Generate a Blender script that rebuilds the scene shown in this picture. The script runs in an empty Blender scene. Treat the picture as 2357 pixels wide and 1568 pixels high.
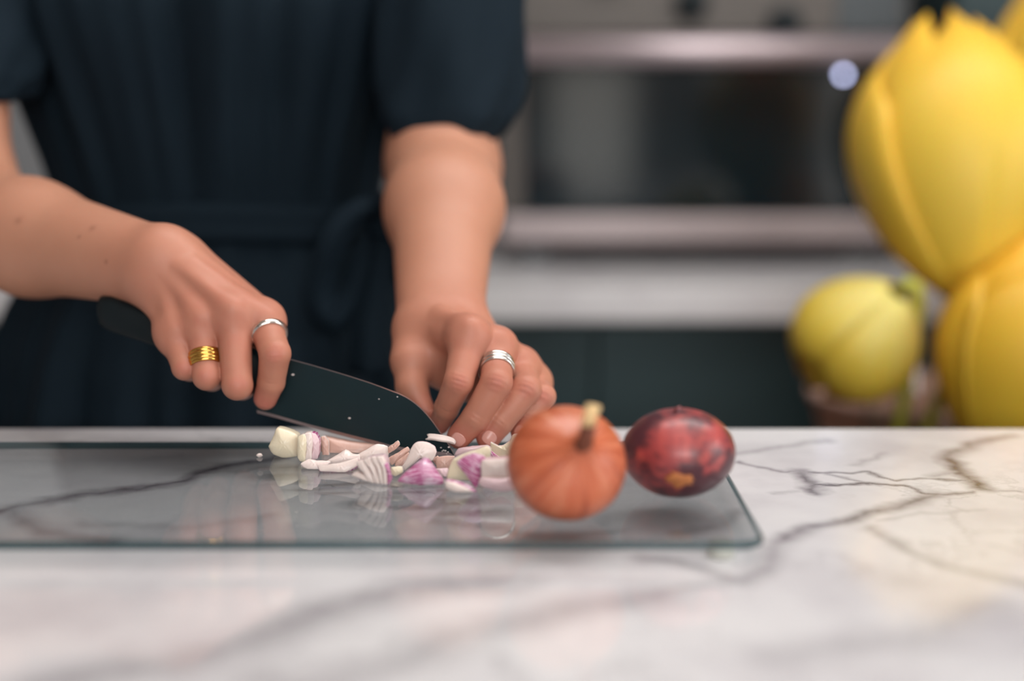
import bpy, bmesh, math, random
import numpy as np
from mathutils import Vector, Matrix, Euler
random.seed(7)
C = bpy.context.scene.collection
S = bpy.context.scene
R = math.radians

# ------------------------------------------------------------------ camera
MZ = 0.92                      # top of the marble worktops
GZ = MZ + 0.013                # top of the glass board
FPX = 2357 * 50 / 36
PITCH = math.atan(584 / FPX)
CAM = Vector((0, 0, GZ + 0.235))
cam_d = bpy.data.cameras.new('camera'); cam = bpy.data.objects.new('camera', cam_d); C.objects.link(cam)
cam.location = CAM; cam.rotation_euler = (math.pi/2 - PITCH, 0, 0)
cam_d.lens = 50; cam_d.sensor_width = 36; cam_d.clip_start = 0.02
cam_d.dof.use_dof = True; cam_d.dof.focus_distance = 0.900; cam_d.dof.aperture_fstop = 1.5
S.camera = cam

def ray(px, py):
    u = (px - 1178.5) / FPX; v = (784 - py) / FPX
    return Vector((u, math.cos(PITCH) + v*math.sin(PITCH), -math.sin(PITCH) + v*math.cos(PITCH)))
def P(px, py, Y):
    d = ray(px, py); return CAM + d * (Y / d.y)
def PZ(px, py, z):
    d = ray(px, py); return CAM + d * ((z - CAM.z) / d.z)

# ------------------------------------------------------------------ world, lights, exposure
w = bpy.data.worlds.new('daylight'); S.world = w; w.use_nodes = True
w.node_tree.nodes['Background'].inputs[0].default_value = (1.0, 0.94, 0.86, 1)
w.node_tree.nodes['Background'].inputs[1].default_value = 2.6
def area(name, loc, target, sx, sy, power, col):
    l = bpy.data.lights.new(name, 'AREA'); l.shape = 'RECTANGLE'; l.size = sx; l.size_y = sy; l.energy = power; l.color = col
    o = bpy.data.objects.new(name, l); C.objects.link(o); o.location = loc
    o.rotation_euler = (Vector(target) - Vector(loc)).to_track_quat('-Z', 'Y').to_euler()
    return o
area('ceiling_lamp_light', (0.35, 0.55, 2.50), (0.2, 0.60, 0.9), 1.8, 1.0, 8.2, (1.0, 0.97, 0.95))
area('aisle_lamp_light', (0.3, -1.1, 2.50), (0.0, 0.6, 0.9), 1.6, 0.7, 6, (1.0, 0.97, 0.95))
area('rear_fill_light', (0.55, 1.25, 2.50), (0.5, 1.55, 0.9), 2.0, 0.3, 19, (1.0, 0.97, 0.95))  # added fill above the rear worktop, brightens its marble edge and the blooms
area('front_fill_light', (0.6, -2.76, 1.92), (0.25, 1.0, 1.05), 2.4, 0.8, 52, (0.97, 0.98, 1.0))  # added frontal fill behind the camera, set too high to mirror in the oven door
area('window_daylight', (2.36, 0.1, 1.70), (0.2, 0.9, 1.0), 1.3, 1.2, 16, (0.92, 0.95, 1.0))
S.view_settings.view_transform = 'Standard'; S.view_settings.look = 'None'
S.view_settings.gamma = 1.0; S.view_settings.use_curve_mapping = False
S.view_settings.exposure = 0.0
S.cycles.use_denoising = True
S.cycles.max_bounces = 10; S.cycles.transparent_max_bounces = 12
S.cycles.sample_clamp_indirect = 6.0
S.cycles.caustics_refractive = False; S.cycles.caustics_reflective = False

# ------------------------------------------------------------------ helpers
def link(name, me, mats=(), parent=None):
    o = bpy.data.objects.new(name, me); C.objects.link(o)
    for m in (mats if isinstance(mats, (list, tuple)) else [mats]): me.materials.append(m)
    if parent: o.parent = parent
    return o
def smooth(me):
    me.polygons.foreach_set('use_smooth', [True]*len(me.polygons)); me.update()
def mesh_from(name, vs, fs, mats=(), parent=None, sm=False):
    me = bpy.data.meshes.new(name); me.from_pydata([tuple(v) for v in vs], [], fs); me.update()
    if sm: smooth(me)
    return link(name, me, mats, parent)
def obj_bm(name, bm, mats=(), parent=None, sm=False):
    bmesh.ops.recalc_face_normals(bm, faces=bm.faces)
    me = bpy.data.meshes.new(name); bm.to_mesh(me); bm.free()
    if sm: smooth(me)
    return link(name, me, mats, parent)
def empty(name, loc=(0,0,0)):
    o = bpy.data.objects.new(name, None); C.objects.link(o); o.location = loc; o.empty_display_size = .02
    return o
def tag(o, label=None, cat=None, group=None, kind=None):
    if label: o['label'] = label
    if cat: o['category'] = cat
    if group: o['group'] = group
    if kind: o['kind'] = kind
    return o
def add_box(bm, lo, hi, bev=0.0, seg=2):
    r = bmesh.ops.create_cube(bm, size=1.0)
    lo = Vector(lo); hi = Vector(hi)
    for v in r['verts']:
        v.co = Vector(((lo.x+hi.x)/2 + v.co.x*(hi.x-lo.x), (lo.y+hi.y)/2 + v.co.y*(hi.y-lo.y), (lo.z+hi.z)/2 + v.co.z*(hi.z-lo.z)))
    if bev > 0:
        es = list({e for v in r['verts'] for e in v.link_edges})
        bmesh.ops.bevel(bm, geom=es, offset=bev, segments=seg, affect='EDGES', profile=.5)
def box(name, lo, hi, mat, parent=None, bev=0.0, seg=2):
    bm = bmesh.new(); add_box(bm, lo, hi, bev, seg); return obj_bm(name, bm, mat, parent)
def add_tube(bm, pts, rads, n=12, cap=True, flat=1.0):
    pts = [Vector(p) for p in pts]; rings = []
    up = Vector((0,0,1)); prev = None
    for i, p in enumerate(pts):
        t = (pts[min(i+1, len(pts)-1)] - pts[max(i-1, 0)]).normalized()
        if prev is None:
            a = t.cross(up)
            if a.length < .05: a = t.cross(Vector((1,0,0)))
            a.normalize()
        else:
            a = (prev - t*prev.dot(t)).normalized()
        prev = a; b = t.cross(a)
        r = rads[i] if isinstance(rads, (list, tuple)) else rads
        rings.append([bm.verts.new(p + a*(r*math.cos(2*math.pi*k/n)) + b*(r*flat*math.sin(2*math.pi*k/n))) for k in range(n)])
    for i in range(len(rings)-1):
        for k in range(n): bm.faces.new((rings[i][k], rings[i][(k+1)%n], rings[i+1][(k+1)%n], rings[i+1][k]))
    if cap: bm.faces.new(rings[0][::-1]); bm.faces.new(rings[-1])
def tube(name, pts, rads, mat, parent=None, n=12, flat=1.0):
    bm = bmesh.new(); add_tube(bm, pts, rads, n, True, flat); return obj_bm(name, bm, mat, parent, True)
def lathe(name, prof, mat, parent=None, n=40, loc=(0,0,0)):
    bm = bmesh.new(); rings = []
    for (r, z) in prof:
        if r < 1e-6: rings.append([bm.verts.new((loc[0], loc[1], loc[2]+z))])
        else: rings.append([bm.verts.new((loc[0]+r*math.cos(2*math.pi*k/n), loc[1]+r*math.sin(2*math.pi*k/n), loc[2]+z)) for k in range(n)])
    for A, B in zip(rings, rings[1:]):
        for k in range(n):
            if len(A) == 1 and len(B) == 1: continue
            if len(A) == 1: bm.faces.new((A[0], B[(k+1)%n], B[k]))
            elif len(B) == 1: bm.faces.new((A[k], A[(k+1)%n], B[0]))
            else: bm.faces.new((A[k], A[(k+1)%n], B[(k+1)%n], B[k]))
    return obj_bm(name, bm, mat, parent, True)

# ------------------------------------------------------------------ materials
def lin(r, g, b):
    f = lambda c: (c/255)/12.92 if c/255 <= .04045 else ((c/255+.055)/1.055)**2.4
    return (f(r), f(g), f(b), 1)
class NT:
    def __init__(s, name):
        s.m = bpy.data.materials.new(name); s.m.use_nodes = True; s.t = s.m.node_tree
        s.b = s.t.nodes['Principled BSDF']; s.out = s.t.nodes['Material Output']
    def n(s, typ, **kw):
        d = s.t.nodes.new(typ)
        for k, v in kw.items(): setattr(d, k, v)
        return d
    def l(s, a, b): s.t.links.new(a, b)
    def ramp(s, src, stops):
        r = s.n('ShaderNodeValToRGB'); e = r.color_ramp.elements
        while len(e) < len(stops): e.new(.5)
        for i, (p, c) in enumerate(stops): e[i].position = p; e[i].color = c
        s.l(src, r.inputs[0]); return r.outputs[0]
    def noise(s, scale, detail=4, rough=.55, vec=None, stretch=None):
        n = s.n('ShaderNodeTexNoise'); n.inputs['Scale'].default_value = scale
        n.inputs['Detail'].default_value = detail; n.inputs['Roughness'].default_value = rough
        if vec is None:
            tc = s.n('ShaderNodeTexCoord'); vec = tc.outputs['Object']
        if stretch:
            mp = s.n('ShaderNodeMapping'); mp.inputs['Scale'].default_value = stretch; s.l(vec, mp.inputs[0]); vec = mp.outputs[0]
        s.l(vec, n.inputs['Vector']); return n.outputs['Fac']
    def mix(s, fac, a, b, mode='MIX'):
        m = s.n('ShaderNodeMix', data_type='RGBA', blend_type=mode)
        for sock, v in ((m.inputs[0], fac), (m.inputs[6], a), (m.inputs[7], b)):
            if hasattr(v, 'is_linked'): s.l(v, sock)
            else: sock.default_value = v
        return m.outputs[2]
    def math(s, op, a, b=0.0, c=None, clamp=False):
        m = s.n('ShaderNodeMath', operation=op, use_clamp=clamp)
        for i, v in enumerate((a, b) if c is None else (a, b, c)):
            if hasattr(v, 'is_linked'): s.l(v, m.inputs[i])
            else: m.inputs[i].default_value = v
        return m.outputs[0]
    def bump(s, h, strength, dist=.001):
        b = s.n('ShaderNodeBump'); b.inputs['Strength'].default_value = strength; b.inputs['Distance'].default_value = dist
        s.l(h, b.inputs['Height']); s.l(b.outputs[0], s.b.inputs['Normal'])
    def set(s, **kw):
        for k, v in kw.items():
            i = s.b.inputs[k.replace('_', ' ')]
            if hasattr(v, 'is_linked'): s.l(v, i)
            else: i.default_value = v
        return s
def simple(name, col, rough=.5, metal=0.0, var=.12, scale=30, spec=.5):
    t = NT(name); f = t.noise(scale)
    c2 = (col[0]*(1-var), col[1]*(1-var), col[2]*(1-var), 1)
    t.set(Base_Color=t.mix(f, c2, col), Roughness=rough, Metallic=metal); t.b.inputs['Specular IOR Level'].default_value = spec
    return t.m

def clear_glass(name, tint, rough=0.0, ior=1.5):
    t = NT(name); t.t.nodes.remove(t.b)
    g = t.n('ShaderNodeNewGeometry')
    i = t.n('ShaderNodeMix', data_type='FLOAT'); t.l(g.outputs['Backfacing'], i.inputs[0]); i.inputs[2].default_value = ior; i.inputs[3].default_value = 1/ior
    fr = t.n('ShaderNodeFresnel'); t.l(i.outputs[0], fr.inputs[0])
    tr = t.n('ShaderNodeBsdfTransparent')
    tr.inputs[0].default_value = tint
    gl = t.n('ShaderNodeBsdfGlossy'); gl.inputs['Roughness'].default_value = rough
    m = t.n('ShaderNodeMixShader'); t.l(fr.outputs[0], m.inputs[0]); t.l(tr.outputs[0], m.inputs[1]); t.l(gl.outputs[0], m.inputs[2])
    t.l(m.outputs[0], t.out.inputs[0]); return t.m

def marble(name, veins=()):
    t = NT(name); tc = t.n('ShaderNodeTexCoord'); pos = tc.outputs['Object']
    # warp
    nz = t.n('ShaderNodeTexNoise'); nz.inputs['Scale'].default_value = 28; nz.inputs['Detail'].default_value = 5; t.l(pos, nz.inputs['Vector'])
    sub = t.n('ShaderNodeVectorMath', operation='SUBTRACT'); t.l(nz.outputs['Color'], sub.inputs[0]); sub.inputs[1].default_value = (.5, .5, .5)
    sc = t.n('ShaderNodeVectorMath', operation='SCALE'); t.l(sub.outputs[0], sc.inputs[0]); sc.inputs['Scale'].default_value = .018
    ad = t.n('ShaderNodeVectorMath', operation='ADD'); t.l(pos, ad.inputs[0]); t.l(sc.outputs[0], ad.inputs[1])
    wp = ad.outputs[0]
    clouds = t.noise(6, 5, .6, pos)
    base = t.ramp(clouds, [(.30, lin(190, 186, 190)), (.5, lin(213, 211, 213)), (.72, lin(224, 223, 223))])
    # fine natural veining
    fn = t.noise(7, 8, .62, wp)
    d = t.math('ABSOLUTE', t.math('SUBTRACT', fn, .5)); thin = t.math('SUBTRACT', 1.0, t.math('DIVIDE', d, .018), clamp=True)
    patch = t.noise(3.1, 2, .5, pos); pm = t.math('MULTIPLY', t.math('SUBTRACT', patch, .50), 6.0, clamp=True)
    thin = t.math('MULTIPLY', t.math('MULTIPLY', thin, pm), .30)
    acc = thin
    if veins:
        at_ = t.n('ShaderNodeAttribute', attribute_name='vein')
        br = t.noise(70, 4, .6, pos)
        acc = t.math('MAXIMUM', acc, t.math('MULTIPLY', at_.outputs['Fac'], t.math('ADD', .45, t.math('MULTIPLY', br, 1.0)), clamp=True))
    vc = t.ramp(acc, [(0, (0, 0, 0, 1)), (1, (1, 1, 1, 1))])
    vcol = t.mix(t.noise(12, 3, .5, pos), lin(118, 102, 110), lin(60, 66, 74))
    t.set(Base_Color=t.mix(acc, base, vcol), Roughness=.09)
    t.b.inputs['IOR'].default_value = 1.5
    return t.m

VE = [([(2330,1002),(2289,1010),(2235,1029),(2182,1054)], .0085, .75),
      ([(2182,1058),(2205,1088),(2239,1100),(2258,1122),(2277,1126)], .0095, 1.0),
      ([(2277,1126),(2357,1133)], .004, .5),
      ([(1855,1088),(1868,1098),(1872,1111),(1891,1132)], .008, .8),
      ([(1700,1065),(1757,1080),(1833,1090),(1910,1090),(2002,1084),(2052,1107),(2120,1101),(2231,1107),(2250,1118)], .004, .8),
      ([(1872,1115),(1941,1119),(2002,1115),(2075,1121),(2120,1134),(2254,1134)], .0045, .9),
      ([(1910,1090),(1970,1110),(2021,1119)], .0035, .6),
      ([(2150,1095),(2200,1085)], .009, .5),
      ([(2144,1136),(2119,1156),(2059,1173),(2000,1183),(1957,1202),(1880,1215),(1800,1245)], .010, .75),
      ([(1800,1245),(1782,1290),(1770,1320),(1700,1340),(1560,1300),(1480,1290)], .009, .5),
      ([(2012,1224),(2085,1262),(2161,1296),(2272,1326),(2400,1350)], .009, .5),
      ([(1690,1045),(1790,1030),(1900,1012)], .006, .45), ([(1960,1065),(2040,1045)], .005, .35),
      ([(2030,1205),(2140,1180),(2260,1170)], .004, .3), ([(1780,1135),(1850,1128)], .004, .3),
      ([(100,1590),(280,1545),(420,1530),(560,1485),(680,1430),(820,1385),(980,1355),(1150,1330)], .024, .55),
      ([(600,1560),(700,1575),(800,1560),(900,1530),(980,1490),(1150,1440),(1330,1400),(1500,1370)], .022, .42),
      ([(1500,1370),(1680,1345),(1780,1320)], .009, .45), ([(1760,1520),(1900,1490),(2040,1470)], .020, .3),
      ([(2100,1480),(2230,1420),(2300,1400)], .020, .3),
      ([(-40,1185),(60,1158),(180,1140),(290,1128),(420,1108),(470,1088),(560,1068),(640,1052)], .009, .95),
      ([(30,1165),(70,1200),(150,1225),(260,1240)], .011, .6), ([(-60,1035),(60,1028),(180,1022)], .006, .6),
      ([(640,1052),(760,1030),(900,1015)], .006, .5), ([(1000,1200),(1130,1215),(1280,1240),(1420,1225)], .008, .5),
      ([(1560,1235),(1640,1215),(1700,1180)], .007, .5), ([(200,1200),(420,1215),(640,1190)], .007, .3)]
VEINS = [([PZ(x, y, MZ) for x, y in pts], wd, st) for pts, wd, st in VE]
M = {}
M['marble'] = marble('island_marble', VEINS)
M['marble_back'] = marble('back_marble')
M['wall'] = simple('painted_wall', lin(178, 170, 166), .8, var=.06, scale=3)
M['tile'] = simple('grey_backsplash', lin(128, 130, 132), .45, var=.15, scale=5)
M['ceil'] = simple('ceiling_paint', lin(235, 232, 228), .9, var=.04, scale=3)
M['floor'] = simple('floor_oak', lin(150, 118, 92), .45, var=.3, scale=6)
M['cab'] = simple('dark_green_lacquer', lin(44, 62, 65), .5, var=.15, scale=8, spec=.35)
M['steel'] = simple('brushed_steel', lin(198, 184, 188), .45, .75, var=.08, scale=40)
M['panel'] = simple('panel_steel', lin(84, 79, 75), .5, .3, var=.12, scale=30)
M['grip'] = simple('knife_grip', lin(13, 24, 28), .55, var=.2, scale=40, spec=.25)
M['black'] = simple('black_plastic', lin(24, 38, 44), .35, var=.2, scale=40)
M['dglass'] = simple('oven_door_glass', lin(18, 32, 38), .08, var=.3, scale=4)
M['rubber'] = simple('clear_rubber', lin(205, 205, 195), .5)
M['wood'] = simple('stool_wood', lin(120, 84, 58), .5, var=.3, scale=14)
M['glass'] = clear_glass('board_glass', (.90, .915, .92, 1))
M['gedge'] = clear_glass('board_edge_glass', (.10, .20, .22, 1), .15)
M['vase'] = clear_glass('vase_glass', (.96, .96, .94, 1))
M['pane'] = clear_glass('window_pane', (.98, .98, .98, 1))
M['silver'] = simple('silver', lin(226, 222, 216), .14, 1.0, var=.1, scale=200)
M['gold'] = simple('gold', lin(226, 176, 92), .16, 1.0, var=.15, scale=200)

def skin_mat():
    t = NT('skin'); tc = t.n('ShaderNodeTexCoord')
    a = t.n('ShaderNodeAttribute', attribute_name='flush')
    n1 = t.noise(22, 4, .6); n2 = t.noise(140, 3, .6)
    base = t.mix(n1, lin(175, 122, 98), lin(189, 137, 112))
    f = t.math('MULTIPLY', a.outputs['Fac'], t.math('ADD', .5, t.math('MULTIPLY', n2, .7)), clamp=True)
    col = t.mix(f, base, lin(182, 98, 86))
    mk = t.n('ShaderNodeAttribute', attribute_name='mole')
    col = t.mix(mk.outputs['Fac'], col, lin(120, 74, 58))
    t.set(Base_Color=col, Roughness=.50)
    t.b.inputs['Subsurface Weight'].default_value = .25; t.b.inputs['Subsurface Radius'].default_value = (1, .4, .25); t.b.inputs['Subsurface Scale'].default_value = .004
    t.b.inputs['Specular IOR Level'].default_value = .4
    h = t.noise(900, 4, .7); t.bump(h, .12, .0006)
    return t.m
M['skin'] = skin_mat()
def cloth(name, c1, c2):
    t = NT(name); f = t.noise(9, 4); wv = t.noise(1400, 2, .5)
    t.set(Base_Color=t.mix(f, c1, c2), Roughness=.85); t.b.inputs['Sheen Weight'].default_value = .08; t.b.inputs['Sheen Roughness'].default_value = .5
    t.b.inputs['Sheen Tint'].default_value = lin(70, 90, 110)
    t.b.inputs['Specular IOR Level'].default_value = .15
    t.bump(wv, .2, .0004); return t.m
M['dress'] = cloth('navy_crepe', lin(13, 26, 34), lin(18, 31, 41))
M['hair'] = simple('brown_hair', lin(70, 48, 36), .5, var=.4, scale=60)
M['shoe'] = simple('shoe_leather', lin(30, 28, 28), .4)
M['nail'] = simple('nail', lin(216, 158, 146), .25, var=.05)

# ------------------------------------------------------------------ room shell
X0, X1, Y0, Y1, ZC = -2.6, 2.4, -2.8, 2.45, 2.6
def struct(o, label=None): o['kind'] = 'structure'; return o
struct(box('floor', (X0-.1, Y0-.1, -.1), (X1+.1, Y1+.1, 0), M['floor']))
struct(box('ceiling', (X0-.1, Y0-.1, ZC), (X1+.1, Y1+.1, ZC+.1), M['ceil']))
struct(box('wall_back', (X0-.1, Y1, 0), (X1+.1, Y1+.1, ZC), M['tile']))
bm = bmesh.new(); FW = [(.16, .60, .62, 1.30), (.96, 1.22, .62, 1.30), (1.50, 1.90, .62, 1.30)]
xs_ = [X0-.1] + [v for f in FW for v in f[:2]] + [X1+.1]
for k in range(0, len(xs_), 2): add_box(bm, (xs_[k], Y0-.1, 0), (xs_[k+1], Y0, ZC))
# piers run up to the long high opening, added to go with the front fill light
bm.clear(); HW = (-.70, 1.95, 1.50, 2.36)
add_box(bm, (X0-.1, Y0-.1, 0), (HW[0], Y0, ZC)); add_box(bm, (HW[1], Y0-.1, 0), (X1+.1, Y0, ZC)); add_box(bm, (HW[0], Y0-.1, HW[3]), (HW[1], Y0, ZC))
xs_ = [HW[0]] + [v for f in FW for v in f[:2]] + [HW[1]]
for k in range(0, len(xs_), 2): add_box(bm, (xs_[k], Y0-.1, 0), (xs_[k+1], Y0, HW[2]))
for x0, x1, z0, z1 in FW: add_box(bm, (x0, Y0-.1, 0), (x1, Y0, z0)); add_box(bm, (x0, Y0-.1, z1), (x1, Y0, HW[2]))
struct(obj_bm('wall_front', bm, M['wall']))
for i_, (x0, x1, z0, z1) in enumerate(FW + [HW]):
    wn = struct(empty('window_%d' % (i_+2), ((x0+x1)/2, Y0-.05, z0)))  # the last and highest one is added for the front fill
    for lo_, hi_ in (((x0, z0), (x1, z0+.03)), ((x0, z1-.03), (x1, z1)), ((x0, z0+.03), (x0+.03, z1-.03)), ((x1-.03, z0+.03), (x1, z1-.03))):
        fb = bmesh.new(); add_box(fb, Vector((lo_[0], Y0-.08, lo_[1]))-wn.location, Vector((hi_[0], Y0-.03, hi_[1]))-wn.location, .003); obj_bm('frame', fb, M['ceil'], wn)
    fb = bmesh.new(); add_box(fb, Vector((x0+.03, Y0-.057, z0+.03))-wn.location, Vector((x1-.03, Y0-.051, z1-.03))-wn.location); obj_bm('pane', fb, M['pane'], wn)
struct(box('wall_left', (X0-.1, Y0, 0), (X0, Y1, ZC), M['wall']))
bm = bmesh.new()
wy0, wy1, wz0, wz1 = -.65, .85, 1.0, 2.3
add_box(bm, (X1, Y0, 0), (X1+.1, wy0, ZC)); add_box(bm, (X1, wy1, 0), (X1+.1, Y1, ZC))
add_box(bm, (X1, wy0, 0), (X1+.1, wy1, wz0)); add_box(bm, (X1, wy0, wz1), (X1+.1, wy1, ZC))
struct(obj_bm('wall_right', bm, M['wall']))
win = struct(empty('window_1', (X1+.05, (wy0+wy1)/2, wz0)))
def child_box(name, lo, hi, mat, par, bev=.0, label=None):
    o = box(name, Vector(lo)-par.location, Vector(hi)-par.location, mat, par, bev)
    if label: o['label'] = label
    return o
for a_, b_ in (((wy0, wz0), (wy1, wz0+.05)), ((wy0, wz1-.05), (wy1, wz1)), ((wy0, wz0+.05), (wy0+.05, wz1-.05)), ((wy1-.05, wz0+.05), (wy1, wz1-.05)), (((wy0+wy1)/2-.025, wz0+.05), ((wy0+wy1)/2+.025, wz1-.05))):
    child_box('frame', (X1+.03, a_[0], a_[1]), (X1+.08, b_[0], b_[1]), M['ceil'], win, .004)
child_box('pane', (X1+.05, wy0+.05, wz0+.05), (X1+.056, (wy0+wy1)/2-.025, wz1-.05), M['pane'], win)
child_box('pane', (X1+.05, (wy0+wy1)/2+.025, wz0+.05), (X1+.056, wy1-.05, wz1-.05), M['pane'], win)

# ------------------------------------------------------------------ back run of cabinets
BF = PZ(1178, 660, MZ).y                      # front edge of the rear worktop
ct = box('countertop', (-2.3, BF, MZ-.045), (.59, Y1-.002, MZ), M['marble_back'], None, .003)
tag(ct, 'white marble rear worktop with thick front edge under the steel oven', 'worktop')
for i in range(3):
    x0 = -2.3 + i*.963
    e = empty('base_cabinet', (x0+.48, BF+.3, 0))
    child_box('body', (x0+.002, BF+.05, .10), (x0+.961, Y1-.002, MZ-.0455), M['cab'], e)
    child_box('plinth', (x0+.002, BF+.10, 0), (x0+.961, BF+.16, .0995), M['cab'], e)
    for k in range(2):
        d0 = x0 + .004 + k*.479
        dr = child_box('door', (d0, BF+.028, .105), (d0+.475, BF+.0495, MZ-.048), M['cab'], e, .002)
        bmk = bmesh.new(); hx = d0 + (.432 if k == 0 else .043)
        hb = child_box('door_handle', (hx-.006, BF+.006, .52), (hx+.006, BF+.027, .66), M['black'], e, .002); hb.parent = dr
    tag(e, ['dark green base cabinet at the far left of the rear run', 'dark green base cabinet behind the skirt of the dress', 'dark green base cabinet under the steel oven, behind the two hands'][i], 'cabinet', 'dark green base cabinets of the rear run')

tc_ = empty('tall_cabinet', (1.02, 2.1, 0))
child_box('body', (.592, 1.97, .10), (1.45, Y1-.002, 2.25), M['cab'], tc_, .002)
child_box('plinth', (.60, 2.02, 0), (1.44, 2.08, .0995), M['cab'], tc_)
for k in range(2):
    dr = child_box('door', (.594+k*.429, 1.948, .105), (1.019+k*.429, 1.9695, 2.245), M['cab'], tc_, .002)
    hx = .98 + k*.078; hb = child_box('door_handle', (hx-.006, 1.926, 1.0), (hx+.006, 1.947, 1.3), M['black'], tc_, .002); hb.parent = dr
tag(tc_, 'tall dark green cabinet right of the oven, behind the yellow flowers', 'cabinet')
# ------------------------------------------------------------------ island
IB = PZ(1178, 987, MZ).y
isl = empty('kitchen_island', (0, .55, 0))
child_box('base', (-1.15, .12, .08), (1.15, IB-.05, MZ-.0305), M['cab'], isl, .003)
child_box('plinth', (-1.12, .16, 0), (1.12, IB-.09, .0795), M['black'], isl)
tag(isl, 'dark green island base carrying the veined marble worktop', 'island')
def vnoise(x, y, sc, seed):
    rs = np.random.RandomState(seed); G = rs.rand(256, 256); out = np.zeros_like(x); am = 1.0; tot = 0
    for o in range(4):
        u = x*sc + 37.3*o; v = y*sc + 11.7*o; i = np.floor(u).astype(int); j = np.floor(v).astype(int); fu = u-i; fv = v-j
        fu = fu*fu*(3-2*fu); fv = fv*fv*(3-2*fv); g = lambda a, b: G[(i+a) % 256, (j+b) % 256]
        out += am*((g(0,0)*(1-fu)+g(1,0)*fu)*(1-fv)+(g(0,1)*(1-fu)+g(1,1)*fu)*fv); tot += am; am *= .55; sc *= 2.1
    return out/tot - .5
gx = np.concatenate([np.linspace(-1.25, -.50, 40)[:-1], np.linspace(-.50, .50, 720), np.linspace(.50, 1.25, 40)[1:]])
gy = np.concatenate([np.linspace(.06, .42, 20)[:-1], np.linspace(.42, IB, 520)])
GX, GY = np.meshgrid(gx, gy, indexing='ij')
wx = GX + .020*vnoise(GX, GY, 22, 1) + .007*vnoise(GX, GY, 90, 5); wy = GY + .020*vnoise(GX, GY, 22, 2) + .007*vnoise(GX, GY, 90, 6)
vein = np.zeros_like(GX)
for pts, wd, st in VEINS:
    for a_, b_ in zip(pts, pts[1:]):
        ax_, ay_ = b_.x-a_.x, b_.y-a_.y
        hh_ = np.clip(((wx-a_.x)*ax_+(wy-a_.y)*ay_)/(ax_*ax_+ay_*ay_), 0, 1)
        d_ = np.hypot(wx-a_.x-hh_*ax_, wy-a_.y-hh_*ay_)
        vein = np.maximum(vein, st*np.clip(1-d_/(wd*1.28), 0, 1)**1.2)
nx_, ny_ = GX.shape; ids = np.arange(nx_*ny_).reshape(nx_, ny_)
Vt = np.stack([GX.ravel(), GY.ravel(), np.full(GX.size, MZ)], 1)
Q = np.stack([ids[:-1,:-1], ids[1:,:-1], ids[1:,1:], ids[:-1,1:]], -1).reshape(-1, 4)
rim = list(ids[:, 0]) + list(ids[-1, 1:]) + list(ids[-2::-1, -1]) + list(ids[0, -2:0:-1])
lowv = Vt[rim].copy(); lowv[:, 2] = MZ-.03; n0 = len(Vt); Vt = np.concatenate([Vt, lowv]); m_ = len(rim); k_ = np.arange(m_)
Q2 = np.stack([np.array(rim), n0+k_, n0+(k_+1) % m_, np.array(rim)[(k_+1) % m_]], 1)
Q = np.concatenate([Q, Q2])
me = bpy.data.meshes.new('island_worktop'); me.vertices.add(len(Vt)); me.vertices.foreach_set('co', Vt.astype(np.float32).ravel())
me.loops.add(len(Q)*4+m_); me.loops.foreach_set('vertex_index', np.concatenate([Q.ravel(), (n0+k_)[::-1]]).astype(np.int32))
me.polygons.add(len(Q)+1); me.polygons.foreach_set('loop_start', np.arange(0, len(Q)*4+4, 4, dtype=np.int32)); me.update(calc_edges=True)
at_ = me.attributes.new('vein', 'FLOAT', 'POINT'); at_.data.foreach_set('value', np.concatenate([vein.ravel(), np.zeros(m_)]).astype(np.float32))
it = link('island_worktop', me, M['marble'])
tag(it, 'glossy white marble island worktop with grey veins in the foreground', 'worktop')

# ------------------------------------------------------------------ countertop oven
OY = PZ(1178, 609, MZ).y
def ozx(px): return (px - 1178.5)/FPX*math.hypot(1, 0)*OY*1.0
ox0, ox1 = P(1150, 400, OY).x, P(2075, 400, OY).x
zz = lambda py: P(1178, py, OY).z
ov = empty('countertop_oven', ((ox0+ox1)/2, OY+.17, MZ))
ztop = MZ + .40
child_box('body', (ox0, OY+.012, zz(566)), (ox1, OY+.35, ztop), M['panel'], ov, .004)
for fx in (ox0+.05, ox1-.05):
    for fy in (OY+.05, OY+.30):
        bm = bmesh.new(); add_box(bm, Vector((fx-.02, fy-.02, MZ+.0002))-ov.location, Vector((fx+.02, fy+.02, zz(566)+.001))-ov.location, .004); obj_bm('foot', bm, M['black'], ov)
child_box('bottom_trim', (ox0, OY-.004, zz(564)), (ox1, OY+.0115, zz(494)), simple('dull_steel', lin(168, 156, 156), .5, .6), ov, .008)
child_box('side_trim', (ox0, OY, zz(492)), (P(1206, 300, OY).x, OY+.0115, zz(150)), M['panel'], ov, .002)
child_box('side_trim', (ox1-.035, OY, zz(492)), (ox1, OY+.0115, zz(150)), M['panel'], ov, .002)
door = child_box('door', (P(1207, 300, OY).x, OY, zz(492)), (ox1-.036, OY+.0115, zz(140)), M['dglass'], ov, .002)
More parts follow.
